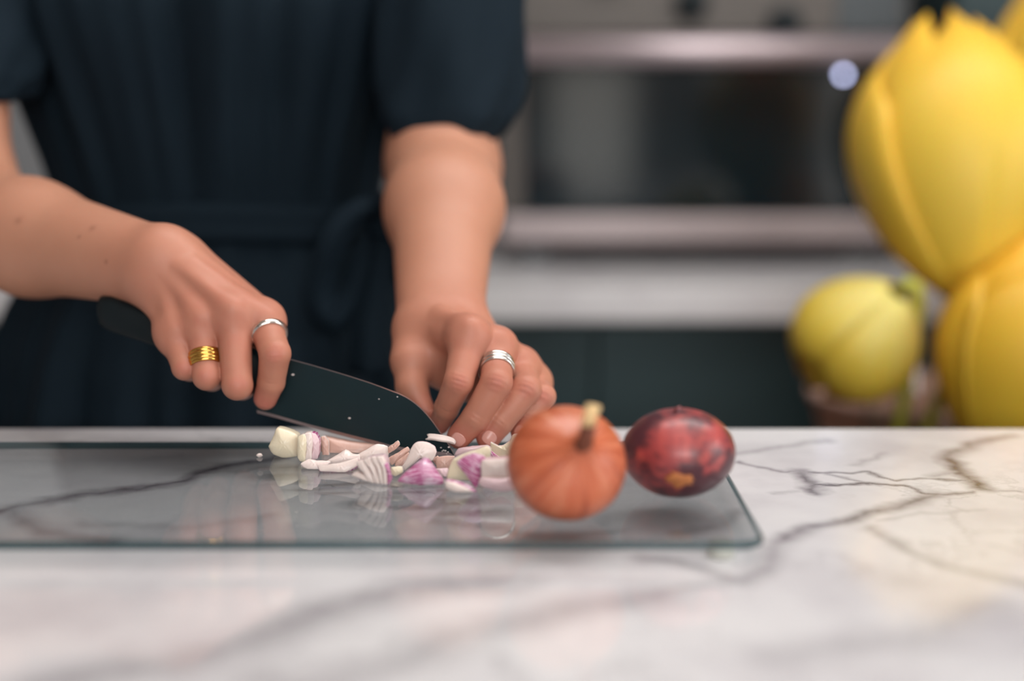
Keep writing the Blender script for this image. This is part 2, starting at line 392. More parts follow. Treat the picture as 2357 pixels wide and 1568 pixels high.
# handle bar with two posts
hb = bmesh.new(); zc = (zz(86)+zz(149))/2; hr = (zz(86)-zz(149))/2
L = ov.location
add_tube(hb, [Vector((ox0+.005, OY-.035, zc))-L, Vector((ox1-.02, OY-.035, zc))-L], hr, 16)
hd = obj_bm('door_handle', hb, M['steel'], ov, True)
for fx in (ox0+.06, ox1-.08):
    pb = bmesh.new(); add_tube(pb, [Vector((fx, OY-.030, zc))-L, Vector((fx, OY+.012, zc))-L], .009, 10); obj_bm('handle_post', pb, M['steel'], ov, True)
child_box('control_panel', (ox0+.002, OY-.004, zz(80)), (ox1-.002, OY+.0115, ztop-.004), M['panel'], ov, .003)
dx = P(1925, 40, OY).x
child_box('display', (dx, OY-.006, zz(76)), (ox1-.01, OY-.0038, ztop-.012), M['black'], ov, .0008, 'dark display glass')
for (kx, ky) in ((1590, 8), (1803, 55), (1400, -70)):
    c = P(kx, ky, OY); kb = bmesh.new()
    add_tube(kb, [Vector((c.x, OY-.0036, c.z))-L, Vector((c.x, OY-.018, c.z))-L, Vector((c.x, OY-.022, c.z))-L], [.023, .023, .020], 20); obj_bm('knob', kb, M['grip'], ov, True)
glint = NT('handle_glint'); glint.b.inputs['Emission Color'].default_value = (.62, .66, 1, 1); glint.b.inputs['Emission Strength'].default_value = 9  # emissive dot stands in for a bluish specular glint near the handle end
c = P(1941, 172, OY); kb = bmesh.new(); add_tube(kb, [Vector((c.x, OY-.0005, c.z))-L, Vector((c.x, OY-.004, c.z))-L], [.0045, .004], 12); obj_bm('glint_disc', kb, glint.m, ov, True)
tag(ov, 'steel countertop oven with dark glass door and bar handle on the rear worktop', 'oven')

# ------------------------------------------------------------------ glass board
gy0 = PZ(900, 1247, GZ).y; gy1 = PZ(1430, 1017, GZ).y
gx1 = PZ(1758, 1232, GZ).x; gx0 = -.47
def rounded(x0, x1, y0, y1, r, n=8):
    out = []
    for cx, cy, a0 in ((x1-r, y0+r, -90), (x1-r, y1-r, 0), (x0+r, y1-r, 90), (x0+r, y0+r, 180)):
        for i in range(n+1):
            a = R(a0 + 90*i/n); out.append((cx+r*math.cos(a), cy+r*math.sin(a)))
    return out
gb = empty('cutting_board', ((gx0+gx1)/2, (gy0+gy1)/2, MZ))
ol = rounded(gx0, gx1, gy0, gy1, .014)
T = .0048
rings = [(-.0008, GZ-T), (0, GZ-T+.0008), (0, GZ-.0008), (-.0008, GZ)]
bm = bmesh.new(); VR = []
cx, cy = gb.location.x, gb.location.y
for off, z in rings:
    VR.append([bm.verts.new((x-cx+off*(1 if x > cx else -1), y-cy+off*(1 if y > cy else -1), z-MZ)) for x, y in ol])
nn = len(ol)
bf = bm.faces.new(VR[0][::-1]); tf = bm.faces.new(VR[-1])
for A, B in zip(VR, VR[1:]):
    for k in range(nn):
        f = bm.faces.new((A[k], A[(k+1)%nn], B[(k+1)%nn], B[k])); f.material_index = 1
obj_bm('glass_sheet', bm, [M['glass'], M['gedge']], gb)
for fx in (gx0+.03, gx1-.022):
    for fy in (gy0+.016, gy1-.02):
        b2 = bmesh.new(); add_tube(b2, [(fx-cx, fy-cy, .0002), (fx-cx, fy-cy, GZ-T-MZ-.0001)], [.0075, .0065], 16); obj_bm('rubber_foot', b2, M['rubber'], gb, True)
tag(gb, 'clear glass cutting board with greenish edge lying on the marble island', 'cutting board')

# ------------------------------------------------------------------ signed-distance bodies
def smin(a, b, k):
    h = np.maximum(k - np.abs(a-b), 0)/k
    return np.minimum(a, b) - h*h*k*.25
class Field:
    def __init__(s, xs, ys, zs):
        s.ax = [np.asarray(v, np.float32) for v in (xs, ys, zs)]
        s.D = np.full([len(v) for v in s.ax], .2, np.float32)
    def boxof(s, prims, pad):
        lo = np.min([np.minimum(np.array(p[0])-p[2], np.array(p[1])-p[3]) for p in prims], 0) - pad
        hi = np.max([np.maximum(np.array(p[0])+p[2], np.array(p[1])+p[3]) for p in prims], 0) + pad
        return tuple(slice(max(0, int(np.searchsorted(s.ax[i], lo[i]))), int(np.searchsorted(s.ax[i], hi[i]))) for i in range(3))
    def add(s, prims, kin=.004, kout=.004, pad=.02):
        bx = s.boxof(prims, pad)
        X = s.ax[0][bx[0]][:, None, None]; Yv = s.ax[1][bx[1]][None, :, None]; Z = s.ax[2][bx[2]][None, None, :]
        G = None
        for p in prims:
            a = np.array(p[0], np.float32); b = np.array(p[1], np.float32); ab = b-a; L2 = float(ab@ab) + 1e-12
            t = np.clip(((X-a[0])*ab[0] + (Yv-a[1])*ab[1] + (Z-a[2])*ab[2])/L2, 0, 1)
            d = np.sqrt((X-a[0]-t*ab[0])**2 + (Yv-a[1]-t*ab[1])**2 + (Z-a[2]-t*ab[2])**2) - (p[2] + (p[3]-p[2])*t)
            G = d if G is None else smin(G, d, kin)
        s.D[bx] = smin(s.D[bx], G.astype(np.float32), kout)
    def carve(s, c, fn, rad):
        bx = tuple(slice(int(np.searchsorted(s.ax[i], c[i]-rad)), int(np.searchsorted(s.ax[i], c[i]+rad))) for i in range(3))
        X = s.ax[0][bx[0]][:, None, None]-c[0]; Yv = s.ax[1][bx[1]][None, :, None]-c[1]; Z = s.ax[2][bx[2]][None, None, :]-c[2]
        s.D[bx] += fn(X, Yv, Z).astype(np.float32)
    def mesh(s, relax=2):
        D = s.D; n = D < 0; nx, ny, nz = D.shape
        cnt = np.zeros((nx-1, ny-1, nz-1), np.int8)
        for i in (0, 1):
            for j in (0, 1):
                for k in (0, 1): cnt += n[i:nx-1+i, j:ny-1+j, k:nz-1+k]
        act = np.argwhere((cnt > 0) & (cnt < 8))
        idx = np.full(cnt.shape, -1, np.int32); idx[act[:, 0], act[:, 1], act[:, 2]] = np.arange(len(act))
        acc = np.zeros((len(act), 3)); num = np.zeros(len(act))
        co = lambda A: np.stack([s.ax[i][A[:, i]] for i in range(3)], 1).astype(np.float64)
        for ax in range(3):
            o1, o2 = [a for a in range(3) if a != ax]
            for p in (0, 1):
                for q in (0, 1):
                    A = act.copy(); A[:, o1] += p; A[:, o2] += q; B = A.copy(); B[:, ax] += 1
                    da = D[A[:, 0], A[:, 1], A[:, 2]].astype(np.float64); db = D[B[:, 0], B[:, 1], B[:, 2]].astype(np.float64)
                    m = (da < 0) != (db < 0)
                    t = np.where(m, da/np.where(m, da-db, 1), 0)
                    pt = co(A)*(1-t)[:, None] + co(B)*t[:, None]
                    acc[m] += pt[m]; num[m] += 1
        V = acc/num[:, None]
        F = []
        for ax in range(3):
            o1, o2 = (ax+1) % 3, (ax+2) % 3
            sl0 = [slice(None)]*3; sl1 = [slice(None)]*3; sl0[ax] = slice(0, -1); sl1[ax] = slice(1, None)
            ch = n[tuple(sl0)] != n[tuple(sl1)]
            E = np.argwhere(ch); E = E[(E[:, o1] > 0) & (E[:, o2] > 0) & (E[:, o1] < D.shape[o1]-1) & (E[:, o2] < D.shape[o2]-1)]
            ins = n[E[:, 0], E[:, 1], E[:, 2]]
            def g(a, b):
                A = E.copy(); A[:, o1] -= a; A[:, o2] -= b; return idx[A[:, 0], A[:, 1], A[:, 2]]
            q = np.stack([g(1, 1), g(0, 1), g(0, 0), g(1, 0)], 1)
            q[~ins] = q[~ins][:, ::-1]; F.append(q)
        F = np.concatenate(F); F = F[(F >= 0).all(1)]
        for _ in range(relax):
            Sx = np.zeros_like(V); Nn = np.zeros(len(V))
            for a in range(4):
                i0, i1 = F[:, a], F[:, (a+1) % 4]
                np.add.at(Sx, i0, V[i1]); np.add.at(Nn, i0, 1); np.add.at(Sx, i1, V[i0]); np.add.at(Nn, i1, 1)
            V = V*.5 + .5*Sx/np.maximum(Nn, 1)[:, None]
        return V, F
def axis(lo, hi, f0, f1, fine, coarse):
    out = [f0]
    while out[-1] < f1: out.append(out[-1]+fine)
    st = fine
    while out[-1] < hi: st = min(coarse, st*1.12); out.append(out[-1]+st)
    left = [f0]; st = fine
    while left[-1] > lo: st = min(coarse, st*1.12); left.append(left[-1]-st)
    return left[:0:-1] + out
def cap(a, b, r1, r2): return (tuple(a), tuple(b), r1, r2)
def chain(pts):   # [(point, r), ...]
    return [cap(p[0], q[0], p[1], q[1]) for p, q in zip(pts, pts[1:])]

# --- the left hand (holds the onion)
LF = {'index': [(P(1080,780,.928), .0120), (P(1056,878,.905), .0096), (P(1028,940,.916), .0083), (P(1012,976,.924), .0070)],
      'middle': [(P(1143,806,.940), .0115), (P(1143,880,.905), .0104), (P(1094,964,.903), .0093), (P(1057,1005,.904), .0082)],
      'ring': [(P(1197,850,.950), .0112), (P(1211,896,.916), .0102), (P(1150,972,.908), .0091), (P(1124,1008,.905), .0080)],
      'little': [(P(1226,885,.958), .0105), (P(1249,913,.926), .0088), (P(1220,960,.920), .0077), (P(1198,992,.918), .0068)]}
LTH = [(P(962,775,.972), .0165), (P(946,832,.953), .0130), (P(947,890,.942), .0098), (P(974,940,.934), .0076)]
hand_l = [cap(P(988,752,.975), LF['index'][0][0], .0165, .0122), cap(P(1010,752,.98), LF['middle'][0][0], .0165, .0118),
          cap(P(1035,752,.985), LF['ring'][0][0], .0165, .0115), cap(P(1058,752,.985), LF['little'][0][0], .0165, .0110)]
palm_l = [cap(P(950,825,.966), P(1062,812,.950), .0105, .0100), cap(P(985,840,.972), P(1075,885,.952), .0125, .0120), cap(P(1000,800,.985), P(1110,868,.960), .0165, .014), cap(P(1040,800,.990), P(1180,885,.965), .0165, .012)]
SHL = Vector((-.085, 1.285, 1.385)); SHR = Vector((-.478, 1.285, 1.385))
ELB_L = P(1020,385,1.185); ELB_R = P(-85,446,1.135)
arm_l = [cap(P(974,738,.985), P(1000,480,1.105), .0185, .0318), cap(P(1054,733,.985), P(1043,480,1.105), .0180, .0318),
         cap(P(1000,480,1.105), ELB_L, .0318, .0365), cap(P(1043,480,1.105), ELB_L, .0318, .0365), cap(ELB_L, SHL, .039, .040)]
def build_arm(fingers, thumb, hand, palm, arm, fine_lo, fine_hi, creases, knuck, tend):
    pr = [p for f in fingers.values() for p in chain(f)] + chain(thumb) + hand + palm + arm
    lo = np.min([np.minimum(np.array(p[0])-p[2], np.array(p[1])-p[3]) for p in pr], 0) - .012
    hi = np.max([np.maximum(np.array(p[0])+p[2], np.array(p[1])+p[3]) for p in pr], 0) + .012
    F = Field(*[axis(lo[i], hi[i], fine_lo[i], fine_hi[i], .00085, .0045) for i in range(3)])
    F.add(arm, .03, .004); F.add(hand, .007, .018); F.add(palm, .010, .008)
    F.add(chain(thumb), .006, .012)
    H = F.D.copy(); F.D[:] = .2
    for f in fingers.values():
        F.add(chain(f), .0016, .0009)
    F.D = smin(F.D, H, .0085)
    for c, r in knuck: F.add([cap(c, c, r, r)], .003, .011)
    for a_, b_ in tend: F.add([cap(a_, b_, .0030, .0036)], .003, .0075)
    for c, ax, rad, amp in creases:
        a = Vector(ax).normalized()
        def fn(X, Yv, Z, a=a, rad=rad, amp=amp):
            sx = X*a.x + Yv*a.y + Z*a.z; r2 = X*X + Yv*Yv + Z*Z
            return amp*np.exp(-r2/(rad*rad*.22))*np.cos(sx*2*np.pi/.0030)
        F.carve(c, fn, rad)
    return F.mesh(1)
toward = lambda p, k: p + (CAM - p).normalized()*k
crL = []
for f in LF.values():
    for j in (1, 2):
        p, r = f[j]; d = f[j+1][0]-f[j-1][0]
        crL.append((toward(p, r*.9), d, .011 if j == 1 else .008, .00030 if j == 1 else .00025))
knL = [(f[0][0] + Vector((0, .0, .0035)), f[0][1]*.93) for f in LF.values()]
def tendons(hand, fs, nrm):
    n = Vector(nrm).normalized(); out = []
    for h, f in zip(hand, fs.values()):
        a_ = Vector(h[0]); b_ = Vector(h[1]); out.append((a_.lerp(b_, .25) + n*(h[2]*.75+h[3]*.25-.0006), b_ + n*(h[3]+.0004)))
    return out
tdL = tendons(hand_l, LF, (.1, -.60, .78))
allp = lambda fs, th: [p for f in fs.values() for p, _ in f] + [p for p, _ in th]
def fbox(fs, th):
    pts = np.array([tuple(p) for p in allp(fs, th)]); return pts.min(0)-.016, pts.max(0)+.016
lo, hi = fbox(LF, LTH)
VL, FL = build_arm(LF, LTH, hand_l, palm_l, arm_l, lo, hi, crL, knL, tdL)

# --- the right hand (grips the knife)
RF = {'index': [(P(608,740,.938), .0110), (P(633,814,.912), .0102), (P(624,880,.918), .0090), (P(611,917,.922), .0078)],
      'middle': [(P(537,722,.930), .0118), (P(546,886,.908), .0099), (P(557,890,.940), .0088), (P(556,868,.964), .0078)],
      'ring': [(P(465,740,.933), .0114), (P(476,866,.911), .0092), (P(488,872,.942), .0082), (P(494,850,.966), .0074)],
      'little': [(P(405,768,.936), .0112), (P(425,846,.916), .0083), (P(438,852,.944), .0074), (P(446,832,.968), .0068)]}
RTH = [(P(450,650,.984), .0165), (P(552,745,.982), .0125), (P(630,846,.968), .0098), (P(682,886,.950), .0080)]
hand_r = [cap(P(393,588,.955), RF['index'][0][0], .0160, .0120), cap(P(383,605,.955), RF['middle'][0][0], .0165, .0122),
          cap(P(374,630,.956), RF['ring'][0][0], .0165, .0120), cap(P(372,652,.955), RF['little'][0][0], .0160, .0118),
          cap(P(430,600,.968), P(600,728,.958), .0155, .0118)]
palm_r = [cap(P(400,640,.965), P(560,725,.945), .014, .010), cap(P(470,735,.936), P(600,735,.940), .0095, .0095), cap(P(410,765,.937), P(470,745,.936), .0095, .0095)]
arm_r = [cap(P(362,592,.957), P(70,545,1.045), .0190, .0335), cap(P(352,636,.965), P(80,553,1.045), .0185, .0325),
         cap(P(70,546,1.045), ELB_R, .0335, .0365), cap(ELB_R, SHR, .0365, .040)]
crR = []
for nm in ('index',):
    f = RF[nm]
    for j in (1, 2):
        p, r = f[j]; d = f[j+1][0]-f[j-1][0]; crR.append((toward(p, r*.9), d, .010, .0002))
knR = [(f[0][0] + Vector((0, -.002, .001)), f[0][1]*.97) for f in RF.values()]
tdR = tendons(hand_r, RF, (.15, -.85, .45))
lo, hi = fbox(RF, RTH)
VRr, FR = build_arm(RF, RTH, hand_r, palm_r, arm_r, lo, hi, crR, knR, tdR)

# --- head, neck, shoulders, legs (hidden by frame, dress and island)
HC = Vector((-.28, 1.27, 1.585))
head = [cap(HC, HC + Vector((0, .03, .01)), .088, .085), cap(HC+Vector((0,-.035,-.055)), HC+Vector((0,-.045,-.085)), .052, .034)]
neck = [cap(HC+Vector((0,.03,-.06)), (-.28, 1.30, 1.41), .052, .056)]
face = [cap(HC+Vector((0,-.086,.0)), HC+Vector((0,-.104,-.033)), .009, .013)] + [cap(HC+Vector((s*.085,.015,-.005)), HC+Vector((s*.087,.018,-.04)), .014, .010) for s in (-1, 1)] + [cap(HC+Vector((-.02,-.085,-.062)), HC+Vector((.02,-.085,-.062)), .009, .009)]
tor = [cap(SHL+Vector((-.01,.02,-.03)), SHR+Vector((.01,.02,-.03)), .030, .030), cap((-.275,1.32,1.34), (-.275,1.32,1.1), .07, .07), cap((-.33,1.32,1.28), (-.31,1.32,1.06), .062, .062), cap((-.22,1.32,1.28), (-.24,1.32,1.06), .062, .062)]
legs = []
for s in (-1, 1):
    legs += [cap((-.275+s*.075,1.33,1.02), (-.275+s*.085,1.32,.52), .088, .058), cap((-.275+s*.085,1.32,.52), (-.275+s*.09,1.34,.09), .056, .036), cap((-.275+s*.09,1.34,.06), (-.275+s*.10,1.22,.035), .035, .026)]
FB = Field(np.arange(-.62, .08, .008), np.arange(1.10, 1.50, .008), np.arange(0.0, 1.72, .008))
FB.add(tor, .05, .03); FB.add(neck, .03, .03); FB.add(head, .05, .03); FB.add(face + [cap(HC+Vector((s*.026,-.0815,.0075)), HC+Vector((s*.042,-.0795,.0075)), .0130, .0130) for s in (-1, 1)], .004, .008); FB.add(legs, .03, .03)
for s in (-1, 1):
    FB.carve(HC+Vector((s*.034,-.092,.004)), lambda X, Y, Z: .009*np.exp(-(X*X+Y*Y+Z*Z)/(.013**2)), .03)
VB, FBf = FB.mesh(2)

def flush_of(V):
    f = np.zeros(len(V))
    def dot(p, r, s):
        nonlocal f
        d2 = ((V - np.array(tuple(p)))**2).sum(1); f = np.maximum(f, s*np.exp(-d2/(r*r)))
    for fs in (LF, RF):
        for ch in fs.values():
            dot(toward(ch[0][0], .008), .013, .35); dot(toward(ch[1][0], ch[1][1]), .010, .65); dot(ch[3][0], .015, 1.0); dot(ch[2][0], .009, .45)
    for th in (LTH, RTH): dot(th[3][0], .014, .7); dot(th[2][0], .010, .5)
    for q in (P(519,712,.90), P(446,738,.91)): dot(q, .009, .75)
    dot(P(402,745,.93), .016, .45)
    for q in (P(1130,830,.92), P(500,760,.915)): dot(q, .085, .42)
    return f
V = np.concatenate([VL, VRr, VB]); F = np.concatenate([FL, FR+len(VL), FBf+len(VL)+len(VRr)])
root = empty('person', (-.275, 1.30, 0))
V0 = V - np.array(root.location)
me = bpy.data.meshes.new('body'); me.vertices.add(len(V)); me.vertices.foreach_set('co', V0.astype(np.float32).ravel())
me.loops.add(len(F)*4); me.loops.foreach_set('vertex_index', F.astype(np.int32).ravel())
me.polygons.add(len(F)); me.polygons.foreach_set('loop_start', np.arange(0, len(F)*4, 4, dtype=np.int32))
me.update(calc_edges=True); me.validate(); smooth(me)
a = me.attributes.new('flush', 'FLOAT', 'POINT'); a.data.foreach_set('value', flush_of(V).astype(np.float32))
mo = np.zeros(len(V))
for px, py, r in ((206, 517, .0022), (36, 500, .0024), (175, 540, .0014), (235, 606, .0016)):
    # moles on the forearm: nearest skin vertex under this spot
    d = np.array(tuple(ray(px, py).normalized())); rel = V - np.array(CAM); tt = rel@d; perp = np.linalg.norm(rel - tt[:, None]*d, axis=1)
    cand = np.where(perp < .003)[0]
    if len(cand):
        c0 = V[cand[np.argmin(tt[cand])]]; d2 = ((V-c0)**2).sum(1); mo = np.maximum(mo, .6*np.exp(-d2/(r*r)))
a = me.attributes.new('mole', 'FLOAT', 'POINT'); a.data.foreach_set('value', mo.astype(np.float32))
body = link('body', me, M['skin'], root)
tag(root, 'person in a dark navy belted dress slicing onion with a black knife', 'person')

# nails
def nail(seg, up, name='fingernail', ln=.0088, wd=.0048):
    tip, r = seg[3]; prev = seg[2][0]; d = (tip-prev).normalized(); n = (up - d*up.dot(d)).normalized(); s = d.cross(n)
    vs, fs = [], []; nu, nv = 13, 10
    for i in range(nu):
        u = i/(nu-1); half = wd*max(.02, 1-(abs(u-.5)*2)**2.6)**.5
        for j in range(nv+1):
            a_ = (j/nv-.5)*2; ang = a_*half/r; x_ = ln*(u-.62)+.0010
            drop = max(0, x_)**2*55
            vs.append(tip + d*x_ + n*((r+.00035)*math.cos(ang)-drop) + s*((r+.00035)*math.sin(ang)) - root.location)
    for i in range(nu-1):
        for j in range(nv):
            k = i*(nv+1)+j; fs.append((k, k+1, k+nv+2, k+nv+1))
    o = mesh_from(name, vs, fs, M['nail'], root, True)
    m = o.modifiers.new('thick', 'SOLIDIFY'); m.thickness = .0005; m.offset = 0; return o
nail(LF['middle'], Vector((.1, -1, .15))); nail(LF['ring'], Vector((.0, -1, .1))); nail(LF['little'], Vector((.0, -1, .25)), ln=.0072, wd=.0038)

em = simple('eye_white', lin(235, 230, 225), .2); im = simple('iris', lin(60, 44, 36), .2); lm = simple('lips', lin(178, 88, 84), .4)
for s_ in (-1, 1):
    c = HC + Vector((s_*.034, -.080, .004)) - root.location
    bm = bmesh.new(); bmesh.ops.create_uvsphere(bm, u_segments=16, v_segments=10, radius=.0112, matrix=Matrix.Translation(c)); e_ = obj_bm('eye', bm, em, root, True)
    bm = bmesh.new(); bmesh.ops.create_uvsphere(bm, u_segments=14, v_segments=8, radius=.0056, matrix=Matrix.Translation(c+Vector((0,-.0072,-.0042)))); obj_bm('iris', bm, im, e_, True)
    tube('eyebrow', [HC+Vector((s_*.018,-.0885,.026))-root.location, HC+Vector((s_*.034,-.0885,.031))-root.location, HC+Vector((s_*.052,-.078,.026))-root.location], [.003, .0032, .002], M['hair'], root, 8)
tube('lips', [HC+Vector((-.022,-.085,-.062))-root.location, HC+Vector((0,-.0955,-.062))-root.location, HC+Vector((.022,-.085,-.062))-root.location], [.002, .0065, .002], lm, root, 10)
# hair and shoes
hb = Field(np.arange(-.42, -.14, .008), np.arange(1.14, 1.46, .008), np.arange(1.30, 1.72, .008))
hb.add([cap(HC+Vector((0,.01,.018)), HC+Vector((0,.04,.012)), .094, .094), cap(HC+Vector((0,.06,0)), HC+Vector((0,.075,-.17)), .075, .05)], .04, .03)
hb.carve(HC+Vector((0,-.085,-.03)), lambda X, Y, Z: .06*np.exp(-(X*X/.075**2+Y*Y/.06**2+Z*Z/.065**2)**2), .12)
v_, f_ = hb.mesh(2); mesh_from('hair', v_-np.array(root.location), [tuple(map(int, q)) for q in f_], M['hair'], root, True)
for s in (-1, 1):
    sb = Field(np.arange(-.45, -.10, .006), np.arange(1.12, 1.44, .006), np.arange(-.012, .12, .006))
    sb.add([cap((-.275+s*.09,1.35,.045), (-.275+s*.10,1.20,.034), .044, .034)], .01, .01)
    v_, f_ = sb.mesh(1); v_[:, 2] = np.maximum(v_[:, 2], .001)
    mesh_from('shoe', v_-np.array(root.location), [tuple(map(int, q)) for q in f_], M['shoe'], root, True)

# ------------------------------------------------------------------ dress
DCX, DCY = -.268, 1.31
sec = [(.46,.300,.215),(.60,.275,.205),(.75,.245,.192),(.86,.222,.175),(.93,.206,.160),(.97,.190,.145),(1.01,.168,.126),(1.035,.150,.113),(1.055,.146,.110),(1.075,.147,.112),(1.10,.152,.118),(1.13,.160,.124),(1.18,.174,.130),(1.24,.192,.134),(1.30,.200,.125),(1.35,.222,.110),(1.395,.222,.095),(1.425,.160,.086),(1.445,.085,.078)]
def sec_at(z):
    zs = [s[0] for s in sec]; return np.interp(z, zs, [s[1] for s in sec]), np.interp(z, zs, [s[2] for s in sec])
def fold(th, z):
    up = max(0, min(1, (z-1.06)/.10)); dn = max(0, min(1, (1.05-z)/.16))
    fade = 1 if z < 1.30 else max(0, 1-(z-1.30)/.12)
    f = 0
    for k, (nf, ph) in enumerate(((17, .3), (26, 1.7), (9, 2.2), (37, .9))):
        f += (.0042, .0026, .0040, .0014)[k]*math.sin(nf*th + ph + .9*math.sin(2*th+k) + 5*(z-1.06)*(.6 if k % 2 else -.5))
    g = (1-abs(th+math.pi/2)*.12)
    return f*fade*(.35 + .9*up*(1 if z < 1.3 else 1) + 1.3*dn)*max(.4, g)
NTH = 220; zsr = list(np.arange(.46, 1.4451, .0075))
vs, fs = [], []
for z in zsr:
    a_, b_ = sec_at(z)
    for k in range(NTH):
        th = 2*math.pi*k/NTH; d_ = fold(th if th <= math.pi else th-2*math.pi, z)
        # soft bust
        bu = .030*math.exp(-((z-1.235)/.06)**2)*sum(math.exp(-((math.atan2(math.sin(th-t0), math.cos(th-t0)))/.42)**2) for t0 in (-math.pi/2-.5, -math.pi/2+.5))
        vs.append((DCX + (a_+d_)*math.cos(th) - root.location.x, DCY + (b_+d_+bu)*math.sin(th) - root.location.y, z))
for i in range(len(zsr)-1):
    for k in range(NTH): fs.append((i*NTH+k, i*NTH+(k+1)%NTH, (i+1)*NTH+(k+1)%NTH, (i+1)*NTH+k))
dress = mesh_from('dress', vs, fs, M['dress'], root, True)
def sleeve(rows, par):
    vs, fs = [], []; N = 56; nr = 26
    zz_ = np.linspace(0, len(rows)-1, nr)
    for t in zz_:
        i = min(int(t), len(rows)-2); u = t-i
        c = Vector(rows[i][0]).lerp(Vector(rows[i+1][0]), u); a_ = rows[i][1]*(1-u)+rows[i+1][1]*u; b_ = rows[i][2]*(1-u)+rows[i+1][2]*u
        for k in range(N):
            th = 2*math.pi*k/N; d_ = .0022*math.sin(5*th+t*1.2)+.0016*math.sin(9*th-t*2)
            vs.append(c + Vector(((a_+d_)*math.cos(th), (b_+d_)*math.sin(th), .003*math.sin(3*th) if t == 0 else 0)) - root.location)
    for i in range(nr-1):
        for k in range(N): fs.append((i*N+k, i*N+(k+1)%N, (i+1)*N+(k+1)%N, (i+1)*N+k))
    o = mesh_from('sleeve', vs, fs, M['dress'], par, True); m = o.modifiers.new('cloth', 'SOLIDIFY'); m.thickness = .0016
    return o
cL = P(1022, 316, 1.195)
s1 = sleeve([(cL, .0475, .050), (P(1030, 268, 1.20), .058, .058), (P(1036, 195, 1.21), .062, .062), (P(1036, 60, 1.225), .064, .066), (P(1042,-120,1.25), .065, .07), (SHL+Vector((-.002,.01,.0)), .062, .070), (SHL+Vector((-.03,.015,.052)), .05, .06), (SHL+Vector((-.08,.015,.066)), .02, .04)], root)
cR = P(-76, 226, 1.185)
s2 = sleeve([(cR, .0515, .053), (P(-70, 180, 1.19), .060, .058), (P(-62, 100, 1.205), .066, .063), (P(-40, -60, 1.235), .068, .066), (SHR+Vector((.002,.01,.0)), .062, .070), (SHR+Vector((.03,.015,.052)), .05, .06), (SHR+Vector((.08,.015,.066)), .02, .04)], root)
# waist tie: band, knot, loops, tails
vs, fs = [], []; prof = [(-.017,.0015),(-.015,.0065),(-.006,.0085),(.0,.0062),(.006,.0085),(.015,.0065),(.017,.0015)]
for k in range(120):
    th = 2*math.pi*k/120
    for (dz, dr) in prof:
        z = 1.053 + dz + .003*math.sin(th*3); a_, b_ = sec_at(z)
        vs.append((DCX+(a_+.004+dr)*math.cos(th)-root.location.x, DCY+(b_+.004+dr)*math.sin(th)-root.location.y, z))
n_ = len(prof)
for k in range(120):
    for j in range(n_-1): fs.append((k*n_+j, ((k+1)%120)*n_+j, ((k+1)%120)*n_+j+1, k*n_+j+1))
belt = mesh_from('waist_tie', vs, fs, M['dress'], root, True)
def ribbon(name, pts, wd, par, twist=0):
    pts = [Vector(p) for p in pts]; fine = []
    for i in range(len(pts)-1):
        p0 = pts[max(i-1,0)]; p1 = pts[i]; p2 = pts[i+1]; p3 = pts[min(i+2,len(pts)-1)]
        for k in range(6):
            t = k/6; fine.append(.5*((2*p1)+(p2-p0)*t+(2*p0-5*p1+4*p2-p3)*t*t+(3*p1-p0-3*p2+p3)*t**3))
    fine.append(pts[-1]); vs, fs = [], []
    N = len(fine)
    for i, p in enumerate(fine):
        t = (fine[min(i+1,N-1)]-fine[max(i-1,0)]).normalized(); s_ = t.cross(Vector((0,-1,0))).normalized()
        w_ = wd[0]+(wd[1]-wd[0])*i/(N-1)
        for j in range(7):
            q = j/6-.5; vs.append(p + s_*(q*w_) + Vector((0,-1,0))*(.005*math.cos(q*7)+.002*math.sin(i*.5)) - root.location)
    for i in range(N-1):
        for j in range(6): fs.append((i*7+j, i*7+j+1, (i+1)*7+j+1, (i+1)*7+j))
    o = mesh_from(name, vs, fs, M['dress'], par, True); m = o.modifiers.new('cloth', 'SOLIDIFY'); m.thickness = .002
    return o
def at(px, py, Y): return P(px, py, Y)
for nm, pts, wd in (('tie_loop', [at(885,505,1.195), at(845,485,1.165), at(790,520,1.160), at(752,600,1.162), at(735,690,1.165), at(765,735,1.168), at(815,680,1.178), at(850,590,1.19), at(885,525,1.20)], (.022, .030)),
                    ('tie_tail', [at(888,520,1.195), at(872,600,1.18), at(850,720,1.17), at(842,860,1.16)], (.02, .032)),
                    ('tie_loop', [at(890,510,1.195), at(930,490,1.185), at(965,560,1.185), at(945,640,1.19), at(895,530,1.20)], (.02, .028))):
    ribbon(nm, pts, wd, belt)
kb = bmesh.new(); c = at(886, 515, 1.192)-root.location; bmesh.ops.create_icosphere(kb, subdivisions=3, radius=.016, matrix=Matrix.Translation(c) @ Matrix.Diagonal((1, .7, 1.1, 1)))
obj_bm('tie_knot', kb, M['dress'], belt, True)

# ------------------------------------------------------------------ rings
def band_ring(name, p, q, t, r0, r1, dts, mat, label, minor=.0008, extra=None):
    c = p.lerp(q, t); ax = (q-p).normalized(); e = empty(name, c)
    a_ = ax.cross(Vector((0,0,1))).normalized(); b_ = ax.cross(a_)
    for i, (dt, rm) in enumerate(dts):
        bm = bmesh.new(); N, n = 48, 10; rr = r0+(r1-r0)*t+rm; vs = []
        for k in range(N):
            th = 2*math.pi*k/N; dd = a_*math.cos(th)+b_*math.sin(th)
            vs.append([bm.verts.new(ax*(dt + .9*minor*1.3*math.cos(2*math.pi*j/n)) + dd*(rr+minor*.7*math.sin(2*math.pi*j/n))) for j in range(n)])
        for k in range(N):
            for j in range(n): bm.faces.new((vs[k][j], vs[(k+1)%N][j], vs[(k+1)%N][(j+1)%n], vs[k][(j+1)%n]))
        obj_bm('band', bm, mat, e, True)
    tag(e, label, 'ring', 'rings on the fingers'); return e
